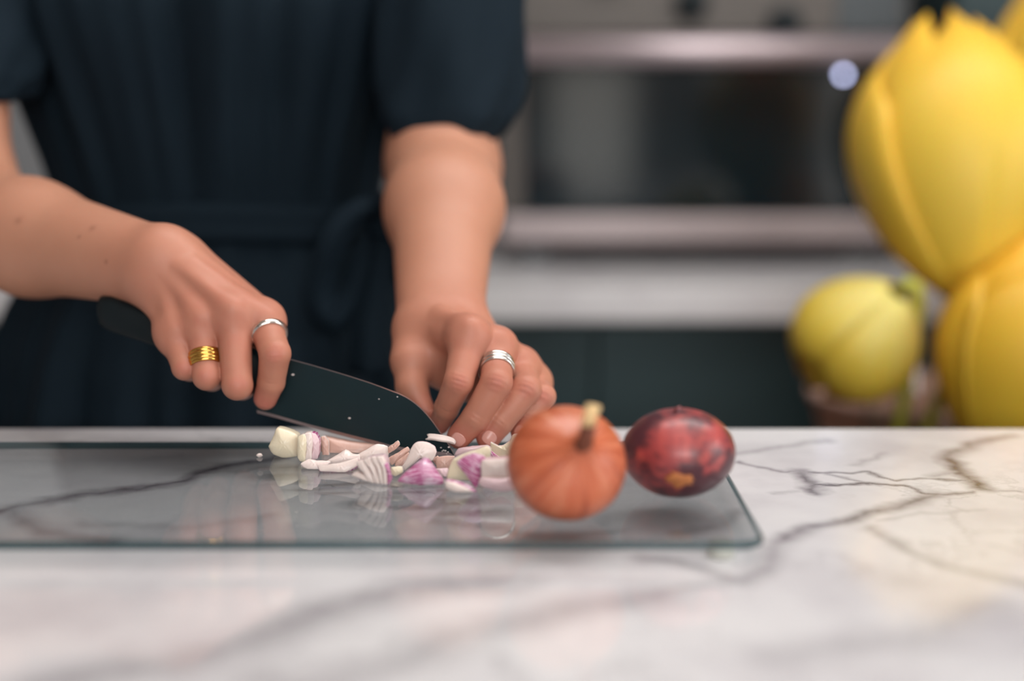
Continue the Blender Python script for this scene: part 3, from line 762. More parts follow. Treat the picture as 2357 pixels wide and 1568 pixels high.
def rp(f, i): return f[i][0], f[i+1][0], f[i][1], f[i+1][1]
p, q, r0, r1 = rp(LF['middle'], 0); band_ring('finger_ring', p, q, .58, r0, r1, [(-.0032, .0004), (0, .0007), (.0032, .0004)], M['silver'], 'triple banded silver ring on the hand holding the onion', .0015)
p, q, r0, r1 = rp(RF['index'], 0); band_ring('finger_ring', p, q, .34, r0, r1, [(-.0024, .0008), (.0024, .0008)], M['silver'], 'silver double band ring on the index finger above the knife blade', .0022)
p, q, r0, r1 = rp(RF['ring'], 0); g = band_ring('finger_ring', p, q, .70, r0, r1, [(-.0034, .0004), (-.0008, .0010), (.0018, .0008), (.0036, .0003)], M['gold'], 'wide gold ring on the knife hand, next to the little finger', .0014)

# ------------------------------------------------------------------ knife
TIP = PZ(1045, 1049, GZ+.0004)
kd = Vector((-1, .31, 0)).normalized(); kn = Vector((kd.y, -kd.x, 0))*-1   # kn points to the camera side
if kn.y > 0: kn = -kn
def kp(px, py):
    d = ray(px, py); t = (TIP-CAM).dot(kn)/d.dot(kn); w_ = CAM + d*t - TIP
    return (w_.dot(kd), w_.z)
spine = [kp(*p) for p in ((1045,1048),(1037,1031),(1030,1020),(1020,1005),(1010,991),(997,972),(985,957),(970,941),(955,928),(938,916),(920,907),(880,892),(850,881),(800,865),(760,853),(715,840),(670,828),(600,807),(556,795))]
edge = [kp(*p) for p in ((1045,1049),(1020,1048),(985,1046),(950,1041),(900,1032),(860,1021),(810,1009),(760,996),(720,986),(680,975),(635,962),(592,951))]
heel = [kp(*p) for p in ((592,951),(592,935),(590,910),(578,885),(556,872))]
knife = empty('chef_knife', TIP)
def kw(s_, z_, off): return kd*s_ + Vector((0,0,z_)) + kn*off
def samp(pl, n):
    pl = np.array(pl); L_ = np.r_[0, np.cumsum(np.linalg.norm(np.diff(pl, axis=0), axis=1))]; t = np.linspace(0, L_[-1], n)
    return np.stack([np.interp(t, L_, pl[:, i]) for i in range(2)], 1)
def by_s(pl, ss):
    pl = np.array(pl); o = np.argsort(pl[:, 0]); return np.interp(ss, pl[o, 0], pl[o, 1])
smax = edge[-1][0]
ss = np.concatenate([np.linspace(0.0002, .03, 22), np.linspace(.033, smax, 40)])
top = by_s(spine, ss); bot = by_s(edge, ss); bot = np.minimum(bot, top-.0003)
bm = bmesh.new(); rows = []
NV = 6; BEV = .0022
for i, s_ in enumerate(ss):
    hgt = top[i]-bot[i]; bz = bot[i] + min(BEV, hgt*.3); th = .0009*min(1, hgt/.02+.25)
    prof = [(bot[i], .00005), (bz, th*.55), (bz+.3*(top[i]-bz), th*.8), (bz+.7*(top[i]-bz), th), (top[i], th)]
    rows.append(([bm.verts.new(kw(s_, z, o)) for z, o in prof], [bm.verts.new(kw(s_, z, -o)) for z, o in prof]))
for (A, a2), (B, b2) in zip(rows, rows[1:]):
    for j in range(4):
        mi = 1 if j == 0 else 0
        f = bm.faces.new((A[j], B[j], B[j+1], A[j+1])); f.material_index = mi
        f = bm.faces.new((a2[j], a2[j+1], b2[j+1], b2[j])); f.material_index = mi
    f = bm.faces.new((A[4], B[4], b2[4], a2[4])); f.material_index = 1
    f = bm.faces.new((A[0], a2[0], b2[0], B[0])); f.material_index = 1
for (A, a2) in (rows[0], rows[-1]):
    bm.faces.new(A + a2[::-1]) if True else None
M['blade'] = simple('black_blade', lin(21, 42, 47), .42, var=.25, scale=60, spec=.3)
M['edge'] = simple('ground_edge', lin(190, 168, 166), .3, .8, var=.2, scale=120)
obj_bm('blade', bm, [M['blade'], M['edge']], knife)
# bolster joins blade and handle; handle
bz0 = by_s(heel, np.array([smax+.002]))[0]
bm = bmesh.new()
hx = [kp(606, 868), kp(580, 845), kp(540, 822), kp(480, 802), kp(400, 772), kp(320, 742), kp(262, 722), kp(238, 716), kp(231, 714)]
hh = [.0125, .0125, .0118, .0108, .0112, .0120, .0125, .0105, .006]; ht = [.0020, .0045, .0068, .0074, .0078, .0080, .0080, .0068, .004]
prev = None; rings_ = []
for (s_, z_), h_, t_ in zip(hx, hh, ht):
    ring = []
    for k in range(20):
        th = 2*math.pi*k/20; cs, sn = math.cos(th), math.sin(th)
        e = 2/2.8; ring.append(bm.verts.new(kw(s_ - .28*h_*0, z_ + h_*math.copysign(abs(sn)**e, sn), t_*math.copysign(abs(cs)**e, cs))))
    rings_.append(ring)
for A, B in zip(rings_, rings_[1:]):
    for k in range(20): bm.faces.new((A[k], A[(k+1)%20], B[(k+1)%20], B[k]))
bm.faces.new(rings_[0][::-1]); bm.faces.new(rings_[-1])
obj_bm('handle', bm, M['grip'], knife, True)
bm = bmesh.new(); hs = [(smax-.0005, by_s(spine, np.array([smax]))[0], bot[-1]+.002), (kp(575,850)[0], kp(575,800)[1], kp(575,880)[1])]
vv = [[bm.verts.new(kw(s_, z, o)) for z, o in ((a_, .0009), (b_, .0009), (b_, -.0009), (a_, -.0009))] for s_, a_, b_ in hs]
for k in range(4): bm.faces.new((vv[0][k], vv[0][(k+1)%4], vv[1][(k+1)%4], vv[1][k]))
bm.faces.new(vv[0][::-1]); bm.faces.new(vv[1]); obj_bm('blade_heel', bm, M['blade'], knife)
tag(knife, 'black bladed kitchen knife gripped in the hand, tip resting on the glass board', 'knife')

# ------------------------------------------------------------------ whole onions
def onion_mat(name, cols, streak, patch=None):
    t = NT(name); tc = t.n('ShaderNodeTexCoord'); uv = tc.outputs['UV']
    mer = t.noise(1.0, 4, .6, uv, (streak, 2.2, 1))
    blot = t.noise(34, 5, .65)
    col = t.ramp(mer, [(.30, cols[0]), (.5, cols[1]), (.70, cols[2])])
    if patch:
        mk = t.ramp(blot, [(.42, (0,0,0,1)), (.54, (1,1,1,1))]); mkv = t.n('ShaderNodeRGBToBW'); t.l(mk, mkv.inputs[0])
        col = t.mix(t.math('MULTIPLY', mkv.outputs[0], .92), col, patch)
    else:
        col = t.mix(t.math('MULTIPLY', blot, .45), col, cols[0])
    t.set(Base_Color=col, Roughness=.38); t.b.inputs['Coat Weight'].default_value = .22; t.b.inputs['Coat Roughness'].default_value = .25
    t.b.inputs['Subsurface Weight'].default_value = .08; t.b.inputs['Subsurface Scale'].default_value = .004
    t.bump(mer, .12, .0004); return t.m
def revolve_uv(name, prof, mat, parent, n=72, wob=.0, seed=0):
    rnd = random.Random(seed); ph = [rnd.uniform(0, 6.28) for _ in range(6)]
    vs, fs = [], []; m = len(prof)
    for i, (r, z) in enumerate(prof):
        for k in range(n):
            th = 2*math.pi*k/n; q = 1 + wob*(math.sin(2*th+ph[0])+.6*math.sin(3*th+ph[1])+.25*math.sin(11*th+ph[2])+.2*math.sin(17*th+ph[3]))
            vs.append((r*q*math.cos(th), r*q*math.sin(th), z))
    for i in range(m-1):
        for k in range(n): fs.append((i*n+k, i*n+(k+1)%n, (i+1)*n+(k+1)%n, (i+1)*n+k))
    fs.append(tuple(range(n))[::-1]); fs.append(tuple((m-1)*n+k for k in range(n)))
    o = mesh_from(name, vs, fs, mat, parent, True)
    ul = o.data.uv_layers.new(name='UV')
    for p in o.data.polygons:
        ks = [v % n for v in p.vertices]; wrap = (max(ks)-min(ks)) > n/2
        for li, v in zip(p.loop_indices, p.vertices):
            k = v % n; u = (k + (n if wrap and k < n/2 else 0))/n; ul.data[li].uv = (u*1.0, (v//n)/(m-1))
    return o
M['onion_a'] = onion_mat('brown_onion_skin', [lin(156, 74, 46), lin(196, 102, 66), lin(212, 136, 102)], 34)
M['onion_b'] = onion_mat('red_onion_skin', [lin(132, 52, 56), lin(168, 70, 68), lin(190, 88, 78)], 22, lin(62, 32, 42))
M['neck'] = simple('dry_neck', lin(120, 62, 40), .7, var=.5, scale=120)
M['neck_tip'] = simple('pale_dry_tip', lin(232, 196, 142), .7, var=.2, scale=150)
M['root'] = simple('dry_root', lin(196, 122, 70), .8, var=.45, scale=160)
def prof_onion(Rr, Hh, top, bottom):
    pr = []
    for i in range(25):
        a_ = -math.pi/2 + math.pi*i/24; r = Rr*math.cos(a_); z = Hh*math.sin(a_)
        if a_ > 0: r = r*(1-.10*math.sin(a_)**2); 
        pr.append((max(r, .0006), z))
    return pr
# brown onion, neck towards the camera and up
ca = PZ(1301, 1198, GZ); Ra = .0325
oa = empty('onion', (ca.x, ca.y+.006, GZ)); 
ina = empty('bulb_pivot', (0,0,0)); bpy.data.objects.remove(ina)
axA = Vector((.22, -.80, .50)).normalized(); qA = Vector((0,0,1)).rotation_difference(axA)
prA = [(.0006,-.0285),(.006,-.0283),(.013,-.0262),(.020,-.0222),(.0258,-.016),(.0298,-.0085),(.0318,-.001),(.0322,.004),(.0312,.0095),(.0286,.0155),(.0244,.0205),(.0190,.0245),(.0135,.0275),(.0090,.0302),(.0064,.0330),(.0050,.0360),(.0043,.0395)]
def place_rev(o, q, extra=0.0):
    for v in o.data.vertices: v.co = q @ v.co
    return min(v.co.z for v in o.data.vertices)
bulb = revolve_uv('bulb', prA, M['onion_a'], oa, 80, .003, 3); mz = place_rev(bulb, qA)
for v in bulb.data.vertices: v.co.z -= mz; v.co.x *= 1.03
basep = qA @ Vector((0,0,.036)) + Vector((0,0,-mz)); 
up2 = Vector((.12, -.25, 1)).normalized()
tube('neck', [basep - axA*.003, basep + axA*.003, basep + axA*.005+up2*.005, basep+axA*.006+up2*.010], [.0054, .0046, .0040, .0040], M['neck'], oa, 14)
tube('dry_tip', [basep+axA*.006+up2*.0095, basep+axA*.0065+up2*.015, basep+axA*.006+up2*.021+Vector((.001,0,0))], [.0042, .0040, .0046], M['neck_tip'], oa, 12, .6)
tag(oa, 'whole orange brown onion with its dry neck towards the camera, on the glass board', 'onion')
# red onion, root end towards the camera
cb = PZ(1565, 1158, GZ); ob = empty('onion', (cb.x, cb.y+.012, GZ))
axB = Vector((.08, .93, .36)).normalized(); qB = Vector((0,0,1)).rotation_difference(axB)
prB = [(.0006,-.0270),(.003,-.0268),(.008,-.0262),(.0145,-.0240),(.021,-.0195),(.0262,-.0135),(.0296,-.0062),(.0308,.001),(.0300,.0085),(.0270,.0160),(.0220,.0225),(.0160,.0275),(.0100,.0315),(.0055,.0350),(.0032,.040),(.0015,.046)]
bulb = revolve_uv('bulb', prB, M['onion_b'], ob, 80, .006, 11); mz = place_rev(bulb, qB)
for v in bulb.data.vertices: v.co = Vector((v.co.x*1.07, v.co.y, (v.co.z-mz)*.86))
rb = qB @ Vector((.001,0,-.0268)); rb = Vector((rb.x*1.07, rb.y, (rb.z-mz)*.86))
bm = bmesh.new(); bmesh.ops.create_icosphere(bm, subdivisions=3, radius=1)
for v in bm.verts:
    r_ = 1 + .22*math.sin(5*v.co.x+3*v.co.y) + .16*math.sin(9*v.co.y-4*v.co.x) + random.uniform(-.08, .08)
    v.co = rb + qB @ Vector((v.co.x*.0078*r_, v.co.y*.0046*r_, v.co.z*.0020*r_))
obj_bm('root_scar', bm, M['root'], ob, True)
tv = max((v.co for v in bulb.data.vertices), key=lambda c: c.z)
tube('papery_tip', [tv+Vector((-.001,0,-.0012)), tv+Vector((-.0008,0,.0012)), tv+Vector((.0004,0,.0026))], [.0036, .0016, .0004], M['onion_b'], ob, 10)
tag(ob, 'whole dark red onion with mottled skin and golden root scar, right of the brown onion', 'onion')

# ------------------------------------------------------------------ chopped onion
def purple_mat():
    t = NT('purple_onion_skin'); tc = t.n('ShaderNodeTexCoord')
    s1 = t.noise(1.0, 4, .65, tc.outputs['UV'], (34, 2.2, 1)); s2 = t.noise(1.0, 3, .6, tc.outputs['UV'], (3, 3, 1))
    f = t.math('ADD', t.math('MULTIPLY', s1, .85), t.math('MULTIPLY', s2, .35))
    col = t.ramp(f, [(.42, lin(150, 52, 104)), (.56, lin(182, 90, 138)), (.68, lin(222, 188, 208)), (.80, lin(236, 222, 228))])
    t.set(Base_Color=col, Roughness=.22); t.b.inputs['Coat Weight'].default_value = .3; t.bump(s1, .2, .0005); return t.m
def flesh_mat(name, c1, c2, edge=None):
    t = NT(name); f = t.noise(140, 4, .6); tc = t.n('ShaderNodeTexCoord')
    st = t.noise(1.0, 3, .6, tc.outputs['UV'], (26, 2, 1))
    t.set(Base_Color=t.mix(t.math('ADD', t.math('MULTIPLY', f, .5), t.math('MULTIPLY', st, .5)), c1, c2), Roughness=.28)
    t.b.inputs['Subsurface Weight'].default_value = .35; t.b.inputs['Subsurface Radius'].default_value = (1, .8, .7); t.b.inputs['Subsurface Scale'].default_value = .003
    t.bump(st, .25, .0004); return t.m
M['purple'] = purple_mat()
M['flesh'] = flesh_mat('onion_flesh', lin(220, 200, 194), lin(238, 226, 219))
M['pink'] = flesh_mat('pink_onion_flesh', lin(196, 148, 134), lin(222, 190, 176))
M['cream'] = flesh_mat('cream_onion_flesh', lin(222, 207, 176), lin(236, 226, 204))
M['lilac'] = flesh_mat('lilac_membrane', lin(210, 172, 182), lin(232, 212, 212))
def shell(Ro, t, w0, w1, v0, v1, seed, mats, name, parent, nu=14, nv=12, jag=.03, off=Vector((0,0,0)), rot=None, swap=False):
    """one piece cut from an onion layer: outward normal +X, meridian along Z; w0/w1 angular widths at the two ends"""
    rnd = random.Random(seed); ph = [rnd.uniform(0, 6.28) for _ in range(4)]
    vs = []; fs = []; mi = []; uvs = []
    def pt(r, u, v, el):
        u_ = u; pol = R(v0 + (v1-v0)*v); az = R((w0+(w1-w0)*v))*(u-.5)
        pol += jag*math.sin(5*u+ph[0])*(abs(v-.5)*2)**3; az += jag*math.sin(7*v+ph[1])*(abs(u-.5)*2)**3
        rr = r*(1+.012*math.sin(9*u+ph[2])+.012*math.sin(6*v+ph[3]))
        return Vector((rr*math.cos(pol)*math.cos(az), rr*math.cos(pol)*math.sin(az), rr*1.12*math.sin(pol)))
    for lay, r in enumerate((Ro, Ro-t)):
        for i in range(nu+1):
            for j in range(nv+1):
                u, v = i/nu, j/nv
                e = max(abs(u-.5), abs(v-.5))*2; rr = r + (-1 if lay == 0 else 1)*(.22*t*max(0, e-.86)/.14)
                vs.append(pt(rr, u, v, e)); uvs.append((v, u) if swap else (u, v))
    n1 = (nu+1)*(nv+1); q = lambda l, i, j: l*n1+i*(nv+1)+j
    for i in range(nu):
        for j in range(nv):
            fs.append((q(0,i,j), q(0,i+1,j), q(0,i+1,j+1), q(0,i,j+1))); mi.append(0)
            fs.append((q(1,i,j), q(1,i,j+1), q(1,i+1,j+1), q(1,i+1,j))); mi.append(1)
    for i in range(nu):
        fs.append((q(0,i,0), q(1,i,0), q(1,i+1,0), q(0,i+1,0))); mi.append(1); fs.append((q(0,i,nv), q(0,i+1,nv), q(1,i+1,nv), q(1,i,nv))); mi.append(1)
    for j in range(nv):
        fs.append((q(0,0,j), q(0,0,j+1), q(1,0,j+1), q(1,0,j))); mi.append(1); fs.append((q(0,nu,j), q(1,nu,j), q(1,nu,j+1), q(0,nu,j+1))); mi.append(1)
    if rot is not None: vs = [rot @ v for v in vs]
    vs = [v+off for v in vs]
    o = mesh_from(name, vs, fs, mats, parent, True)
    for p, m in zip(o.data.polygons, mi): p.material_index = m
    ul = o.data.uv_layers.new(name='UV')
    for p in o.data.polygons:
        for li, v in zip(p.loop_indices, p.vertices): ul.data[li].uv = uvs[v]
    bm = bmesh.new(); bm.from_mesh(o.data); bmesh.ops.recalc_face_normals(bm, faces=bm.faces); bm.to_mesh(o.data); bm.free()
    return o
def rot3(yaw, pitch, roll): return Matrix.Rotation(R(yaw), 3, 'Z') @ Matrix.Rotation(R(-pitch), 3, 'Y') @ Matrix.Rotation(R(roll), 3, 'X')
def seat(objs, root_, ext, elev):
    """scale the piece to the size it has in the photograph and stand it elev above the board"""
    x0, x1, y0, y1 = ext
    allv = [v.co for o in objs for v in o.data.vertices]
    mn = Vector([min(v[i] for v in allv) for i in range(3)]); mx = Vector([max(v[i] for v in allv) for i in range(3)]); c = (mn+mx)/2; sz = mx-mn
    w_ = PZ((x0+x1)/2, y1, GZ+elev)
    ppm = FPX/(w_-CAM).length; tw = (x1-x0)/ppm; th = (y1-y0)/ppm
    kx = tw/sz.x; ky = min(1.6, max(.5, (kx+th/sz.z)/2)); kz = max(.25, (th - sz.y*ky*.24)/sz.z/.97)
    w_.y += sz.y*ky*.5*.8
    for o in objs:
        for v in o.data.vertices: v.co = Vector(((v.co.x-c.x)*kx, (v.co.y-c.y)*ky, (v.co.z-mn.z)*kz))
    root_.location = (w_.x*(w_.y/(w_.y-sz.y*ky*.4)), w_.y, GZ+elev)
def piece(label, ext, elev, ypr, Ro, t, w, v, mats, seed=1, jag=.03, swap=False):
    rt = rot3(*ypr)
    o = shell(Ro, t, w[0], w[1], v[0], v[1], seed, [M[m] for m in mats], 'onion_piece', None, rot=rt, jag=jag, swap=swap)
    seat([o], o, ext, elev); tag(o, label, 'onion piece', 'chopped onion on the glass board'); return o
def chunk(label, ext, elev, ypr, Ro, t, gap, w, v, layers, seed=1):
    e = empty('onion_chunk'); rt = rot3(*ypr); obs = []
    for i, mm in enumerate(layers):
        obs.append(shell(Ro - i*(t+gap), t, w[0]*(1+.06*math.sin(seed+i*2)), w[1]*(1+.05*math.cos(seed+i)), v[0]+2*math.sin(i*2+seed), v[1]+2*math.cos(i*3+seed), seed+i, [M[m] for m in mm], 'layer', e, nu=10, nv=8, rot=rt))
    seat(obs, e, ext, elev); tag(e, label, 'onion piece', 'chopped onion on the glass board'); return e

def cpt(x, y): return (580 + x/3.466, 960 + y/3.466)      # read off an enlarged view of the board
def slab(name, outline, base, t, bulge, tilt, mats, parent=None, yaw=0, streak=0, back=0.0, seed=0):
    """a cut piece with its own thickness: outline on a plane leaning back from its foot on the board"""
    rnd = random.Random(seed + len(outline)*7 + int(base))
    pts = [cpt(*p) for p in outline]; xs = [p[0] for p in pts]
    B = PZ(sum(xs)/len(xs), 960 + base/3.466, GZ + .0004); B = B + Vector((0, back, 0))
    ex = Vector((math.cos(R(yaw)), math.sin(R(yaw)), 0)); ez = Vector((-math.sin(R(yaw))*math.sin(R(tilt)), math.cos(R(yaw))*math.sin(R(tilt)), math.cos(R(tilt)))); n = ex.cross(ez)
    P2 = []
    for px, py in pts:
        d = ray(px, py); k = (B-CAM).dot(n)/d.dot(n); w_ = CAM + d*k - B; P2.append(Vector((w_.dot(ex), w_.dot(ez))))
    # rounded, slightly irregular outline
    fine = []; m = len(P2)
    for i in range(m):
        p0, p1, p2, p3 = P2[i-1], P2[i], P2[(i+1) % m], P2[(i+2) % m]
        for k in range(5):
            u = k/5; cr = .5*((2*p1)+(p2-p0)*u+(2*p0-5*p1+4*p2-p3)*u*u+(3*p1-p0-3*p2+p3)*u**3)
            fine.append(cr.lerp(p1.lerp(p2, u), .45) + Vector((rnd.uniform(-1, 1), rnd.uniform(-1, 1)))*.00012)
    N = len(fine); cen = sum(fine, Vector((0, 0)))/N
    # area centroid keeps the fan of rings inside
    A_ = 0; C_ = Vector((0, 0))
    for i in range(N):
        q = fine[i].x*fine[(i+1) % N].y - fine[(i+1) % N].x*fine[i].y; A_ += q; C_ += (fine[i]+fine[(i+1) % N])*q
    if abs(A_) > 1e-9: cen = C_/(3*A_)
    if A_ < 0: fine = fine[::-1]
    vs, fs, mi, uv = [], [], [], []
    rings = [(1.0, -.18), (.985, -.04), (.95, 0), (.86, 0), (.74, 0), (.60, 0), (.45, 0), (.30, 0), (.15, 0)]
    def pos(p, off): return B + ex*p.x + ez*p.y + n*off
    for side in (0, 1):
        for s_, e in rings:
            for p in fine:
                q = cen + (p-cen)*s_; bl = bulge*(1-s_*s_)**.85 + .00018*math.sin(q.x*2600+seed)*math.sin(q.y*1900)
                off = (bl + e*t) if side == 0 else (-t + bl*.8 - e*t)
                vs.append(pos(q, off)); a_ = R(streak); uv.append(((q.x*math.cos(a_)+q.y*math.sin(a_))*38, (-q.x*math.sin(a_)+q.y*math.cos(a_))*38))
        vs.append(pos(cen, bulge if side == 0 else -t+bulge*.8)); uv.append((cen.x*38, cen.y*38))
    K = len(rings); st = K*N + 1
    for side in (0, 1):
        o_ = side*st
        for r_ in range(K-1):
            for i in range(N):
                f = (o_+r_*N+i, o_+r_*N+(i+1) % N, o_+(r_+1)*N+(i+1) % N, o_+(r_+1)*N+i); fs.append(f if side == 0 else f[::-1]); mi.append(0 if (side == 0 and r_ > 0) else 1)
        for i in range(N):
            f = (o_+(K-1)*N+i, o_+(K-1)*N+(i+1) % N, o_+K*N); fs.append(f if side == 0 else f[::-1]); mi.append(0 if side == 0 else 1)
    for i in range(N): fs.append((i, st+i, st+(i+1) % N, (i+1) % N)); mi.append(1)
    for v in vs: v.z = max(v.z, GZ + .0003)
    org = parent.location.copy() if parent else Vector((B.x, B.y, GZ))
    o = mesh_from(name, [v-org for v in vs], fs, [M[x] for x in mats], parent, True)
    if not parent: o.location = org
    for p, k in zip(o.data.polygons, mi): p.material_index = k
    ul = o.data.uv_layers.new(name='UV')
    for p in o.data.polygons:
        for li, v in zip(p.loop_indices, p.vertices): ul.data[li].uv = uv[v]
    return o
GRP = 'chopped onion on the glass board'
def one(label, *a, **k): return tag(slab('onion_piece', *a, **k), label, 'onion piece', GRP)
def many(label, foot, layers):
    x, y = cpt(*foot); w_ = PZ(x, y, GZ); e = empty('onion_chunk', w_)
    for l in layers: slab('layer', *l[0], parent=e, **l[1])
    return tag(e, label, 'onion piece', GRP)
one('broad pink uncut onion part lying behind the blade', [(548,185),(565,150),(760,190),(985,222),(1010,300),(960,345),(600,345),(552,330)], 345, .012, .004, 12, ('pink', 'pink'), back=.022)  # pink-brown colour carries the shading reflected from the skin
one('curved pink layer edge just right of the layered slice', [(548,165),(580,155),(610,200),(612,290),(620,345),(565,345),(560,280)], 346, .004, .001, 5, ('pink', 'flesh'), back=.014)
one('cream coloured root end chunk at the left end of the onion heap', [(200,85),(300,108),(366,150),(372,240),(360,315),(250,328),(170,300),(130,240),(160,175)], 326, .013, .0045, 8, ('cream', 'cream'))
many('upright layered slice with pink right edge beside the cream end chunk', (450,352), [
    (([(362,165),(420,135),(440,200),(430,300),(420,362),(385,355),(362,320)], 360, .008, .002, 6, ('cream', 'flesh')), {}),
    (([(415,138),(470,125),(485,190),(478,280),(470,350),(418,360),(428,280)], 356, .008, .0015, 5, ('flesh', 'flesh')), {}),
    (([(465,130),(510,135),(538,190),(536,270),(524,332),(468,348),(480,260)], 347, .008, .0018, 4, ('lilac', 'purple')), dict(streak=0))])
one('small pointed white sliver at the left front of the heap', [(385,375),(450,335),(520,345),(625,352),(590,395),(530,418),(440,414)], 417, .0035, .0012, 38, ('flesh', 'flesh'))
one('long white curved strip in front of the pink uncut part', [(585,358),(680,300),(750,258),(810,292),(860,300),(860,350),(760,380),(640,390)], 392, .0035, .003, 30, ('flesh', 'flesh'), back=.004)
one('white strip rising right, above the layered fan chunk', [(800,325),(900,265),(1000,212),(1080,232),(1092,290),(1060,345),(960,345),(830,375)], 378, .0035, .0025, 22, ('flesh', 'flesh'), back=.006)
one('white strip with thin purple edge lying left of the fan chunk', [(525,385),(600,380),(720,360),(845,325),(850,380),(800,415),(735,442),(620,436),(540,430)], 442, .0036, .0015, 32, ('flesh', 'purple'))
many('fan of five white layers with magenta right edge at the front of the heap', (960,540), [
    (([(790,465),(838,436),(900,462),(950,524),(860,498)], 526, .010, .002, 12, ('flesh', 'flesh')), dict(yaw=-14)),
    (([(832,352),(880,343),(926,395),(962,465),(976,531),(925,517),(885,445),(842,402)], 532, .011, .0016, 9, ('flesh', 'lilac')), dict(yaw=-12)),
    (([(884,343),(938,320),(982,390),(1006,460),(1022,536),(980,531),(966,462),(930,392)], 536, .011, .0016, 8, ('flesh', 'lilac')), dict(yaw=-10)),
    (([(943,320),(988,314),(1018,362),(1042,440),(1047,539),(1026,536),(1010,458),(986,388)], 539, .011, .0014, 7, ('flesh', 'lilac')), dict(yaw=-8)),
    (([(993,314),(1040,312),(1066,345),(1076,420),(1080,541),(1051,539),(1046,440),(1022,360)], 541, .011, .0014, 6, ('flesh', 'lilac')), dict(yaw=-6)),
    (([(1052,378),(1086,364),(1110,430),(1122,490),(1102,530),(1082,541),(1079,450)], 541, .010, .0016, 6, ('purple', 'purple')), dict(yaw=24, streak=80))])
one('thin sliver pointing up against the dark blade above the fan chunk', [(1085,245),(1130,212),(1166,190),(1178,225),(1140,262),(1088,292)], 378, .003, .0008, 6, ('pink', 'flesh'), back=.003)
one('translucent pinkish strip leaning right behind the magenta wedge', [(1085,330),(1160,285),(1240,236),(1258,270),(1180,330),(1115,386)], 388, .0030, .0012, 24, ('pink', 'flesh'))
one('dim pink flake in the gap between strip and arched piece', [(1150,350),(1250,280),(1262,340),(1200,392),(1140,400)], 402, .003, .001, 25, ('pink', 'pink'), back=.004)
one('arched white piece bending over the top of the magenta wedge', [(1190,405),(1235,335),(1278,232),(1320,198),(1392,200),(1455,234),(1472,280),(1445,345),(1400,352),(1345,330),(1290,372),(1215,428)], 430, .0042, .0020, 10, ('flesh', 'lilac'))
one('small cream block on the glass left of the magenta wedge', [(1108,402),(1190,394),(1204,440),(1145,474),(1112,452)], 475, .006, .0014, 14, ('cream', 'flesh'))
one('magenta striped triangular skin wedge at the front middle of the heap', [(1163,517),(1200,460),(1300,372),(1368,324),(1412,330),(1455,392),(1527,490),(1520,540),(1340,546)], 546, .0045, .0058, 26, ('purple', 'flesh'), streak=96)
one('small pink flake right of the arched white piece', [(1440,345),(1480,308),(1512,350),(1478,392)], 394, .003, .001, 16, ('pink', 'flesh'))
one('flat pinkish strip between magenta wedge and cream arch', [(1462,412),(1562,408),(1575,470),(1532,476),(1490,440)], 478, .003, .001, 45, ('lilac', 'flesh'))
one('dark pink translucent layer standing behind that flat strip', [(1470,322),(1615,312),(1590,400),(1560,430),(1480,428)], 430, .0026, .001, 14, ('pink', 'lilac'), back=.004)
one('big cream arched chunk right of the knife tip', [(1552,502),(1572,400),(1608,334),(1700,290),(1800,258),(1872,232),(1908,262),(1890,400),(1800,505),(1650,508)], 508, .010, .0030, 10, ('cream', 'flesh'))
one('lilac striped skin flake standing on its point in the right of the heap', [(1632,366),(1700,310),(1770,288),(1850,310),(1912,386),(1835,425),(1825,490),(1787,572),(1715,478)], 573, .0026, .0030, 6, ('purple', 'flesh'), streak=60)
many('white wedge with purple upper side lying lowest at the front right', (1660,600), [
    (([(1545,512),(1620,520),(1700,556),(1760,596),(1690,602),(1610,596),(1545,560)], 603, .006, .0016, 20, ('flesh', 'flesh')), {}),
    (([(1550,494),(1640,508),(1740,546),(1792,590),(1764,600),(1700,560),(1610,522),(1548,514)], 601, .004, .0008, 34, ('purple', 'purple')), dict(streak=110, back=.0012))])
many('thick white layered chunk partly behind the orange brown onion', (1940,600), [
    (([(1832,352),(1960,338),(2075,338),(2085,480),(1960,492),(1832,482)], 602, .010, .0022, 4, ('flesh', 'lilac')), dict(back=.003)),
    (([(1808,524),(1832,480),(1960,486),(2085,488),(2085,585),(1990,602),(1845,564)], 603, .012, .0026, 12, ('lilac', 'flesh')), {})])
one('ragged white layer standing up between fingertips and orange brown onion', [(1898,268),(1905,204),(1930,222),(1962,234),(2000,232),(2030,215),(2062,190),(2078,150),(2112,139),(2170,148),(2150,230),(2100,310),(2050,372),(1930,372)], 374, .0042, .0016, 4, ('cream', 'flesh'))
one('purple edged flake leaning on the ragged white layer', [(1842,312),(1878,254),(1945,298),(1988,338),(1900,346)], 376, .0024, .001, 6, ('purple', 'lilac'), streak=30, back=-.003)
one('pink striped onion half pressed under the fingertips', [(1612,302),(1645,252),(1760,230),(1885,224),(1905,262),(1800,300),(1640,322)], 324, .012, .004, 22, ('lilac', 'flesh'), streak=80)
# sliver stuck on the blade
slv = shell(.022, .0022, 12, 15, -24, 22, 41, [M['flesh'], M['flesh']], 'onion_sliver', None, rot=rot3(-80, 60, 72))
cc = sum((v.co for v in slv.data.vertices), Vector())/len(slv.data.vertices)
for v in slv.data.vertices: v.co = v.co-cc
sx, sz = kp(1020, 1007); slv.location = TIP + kw(sx, sz, .0040)
tag(slv, 'white onion sliver stuck to the black blade near its tip', 'onion piece')
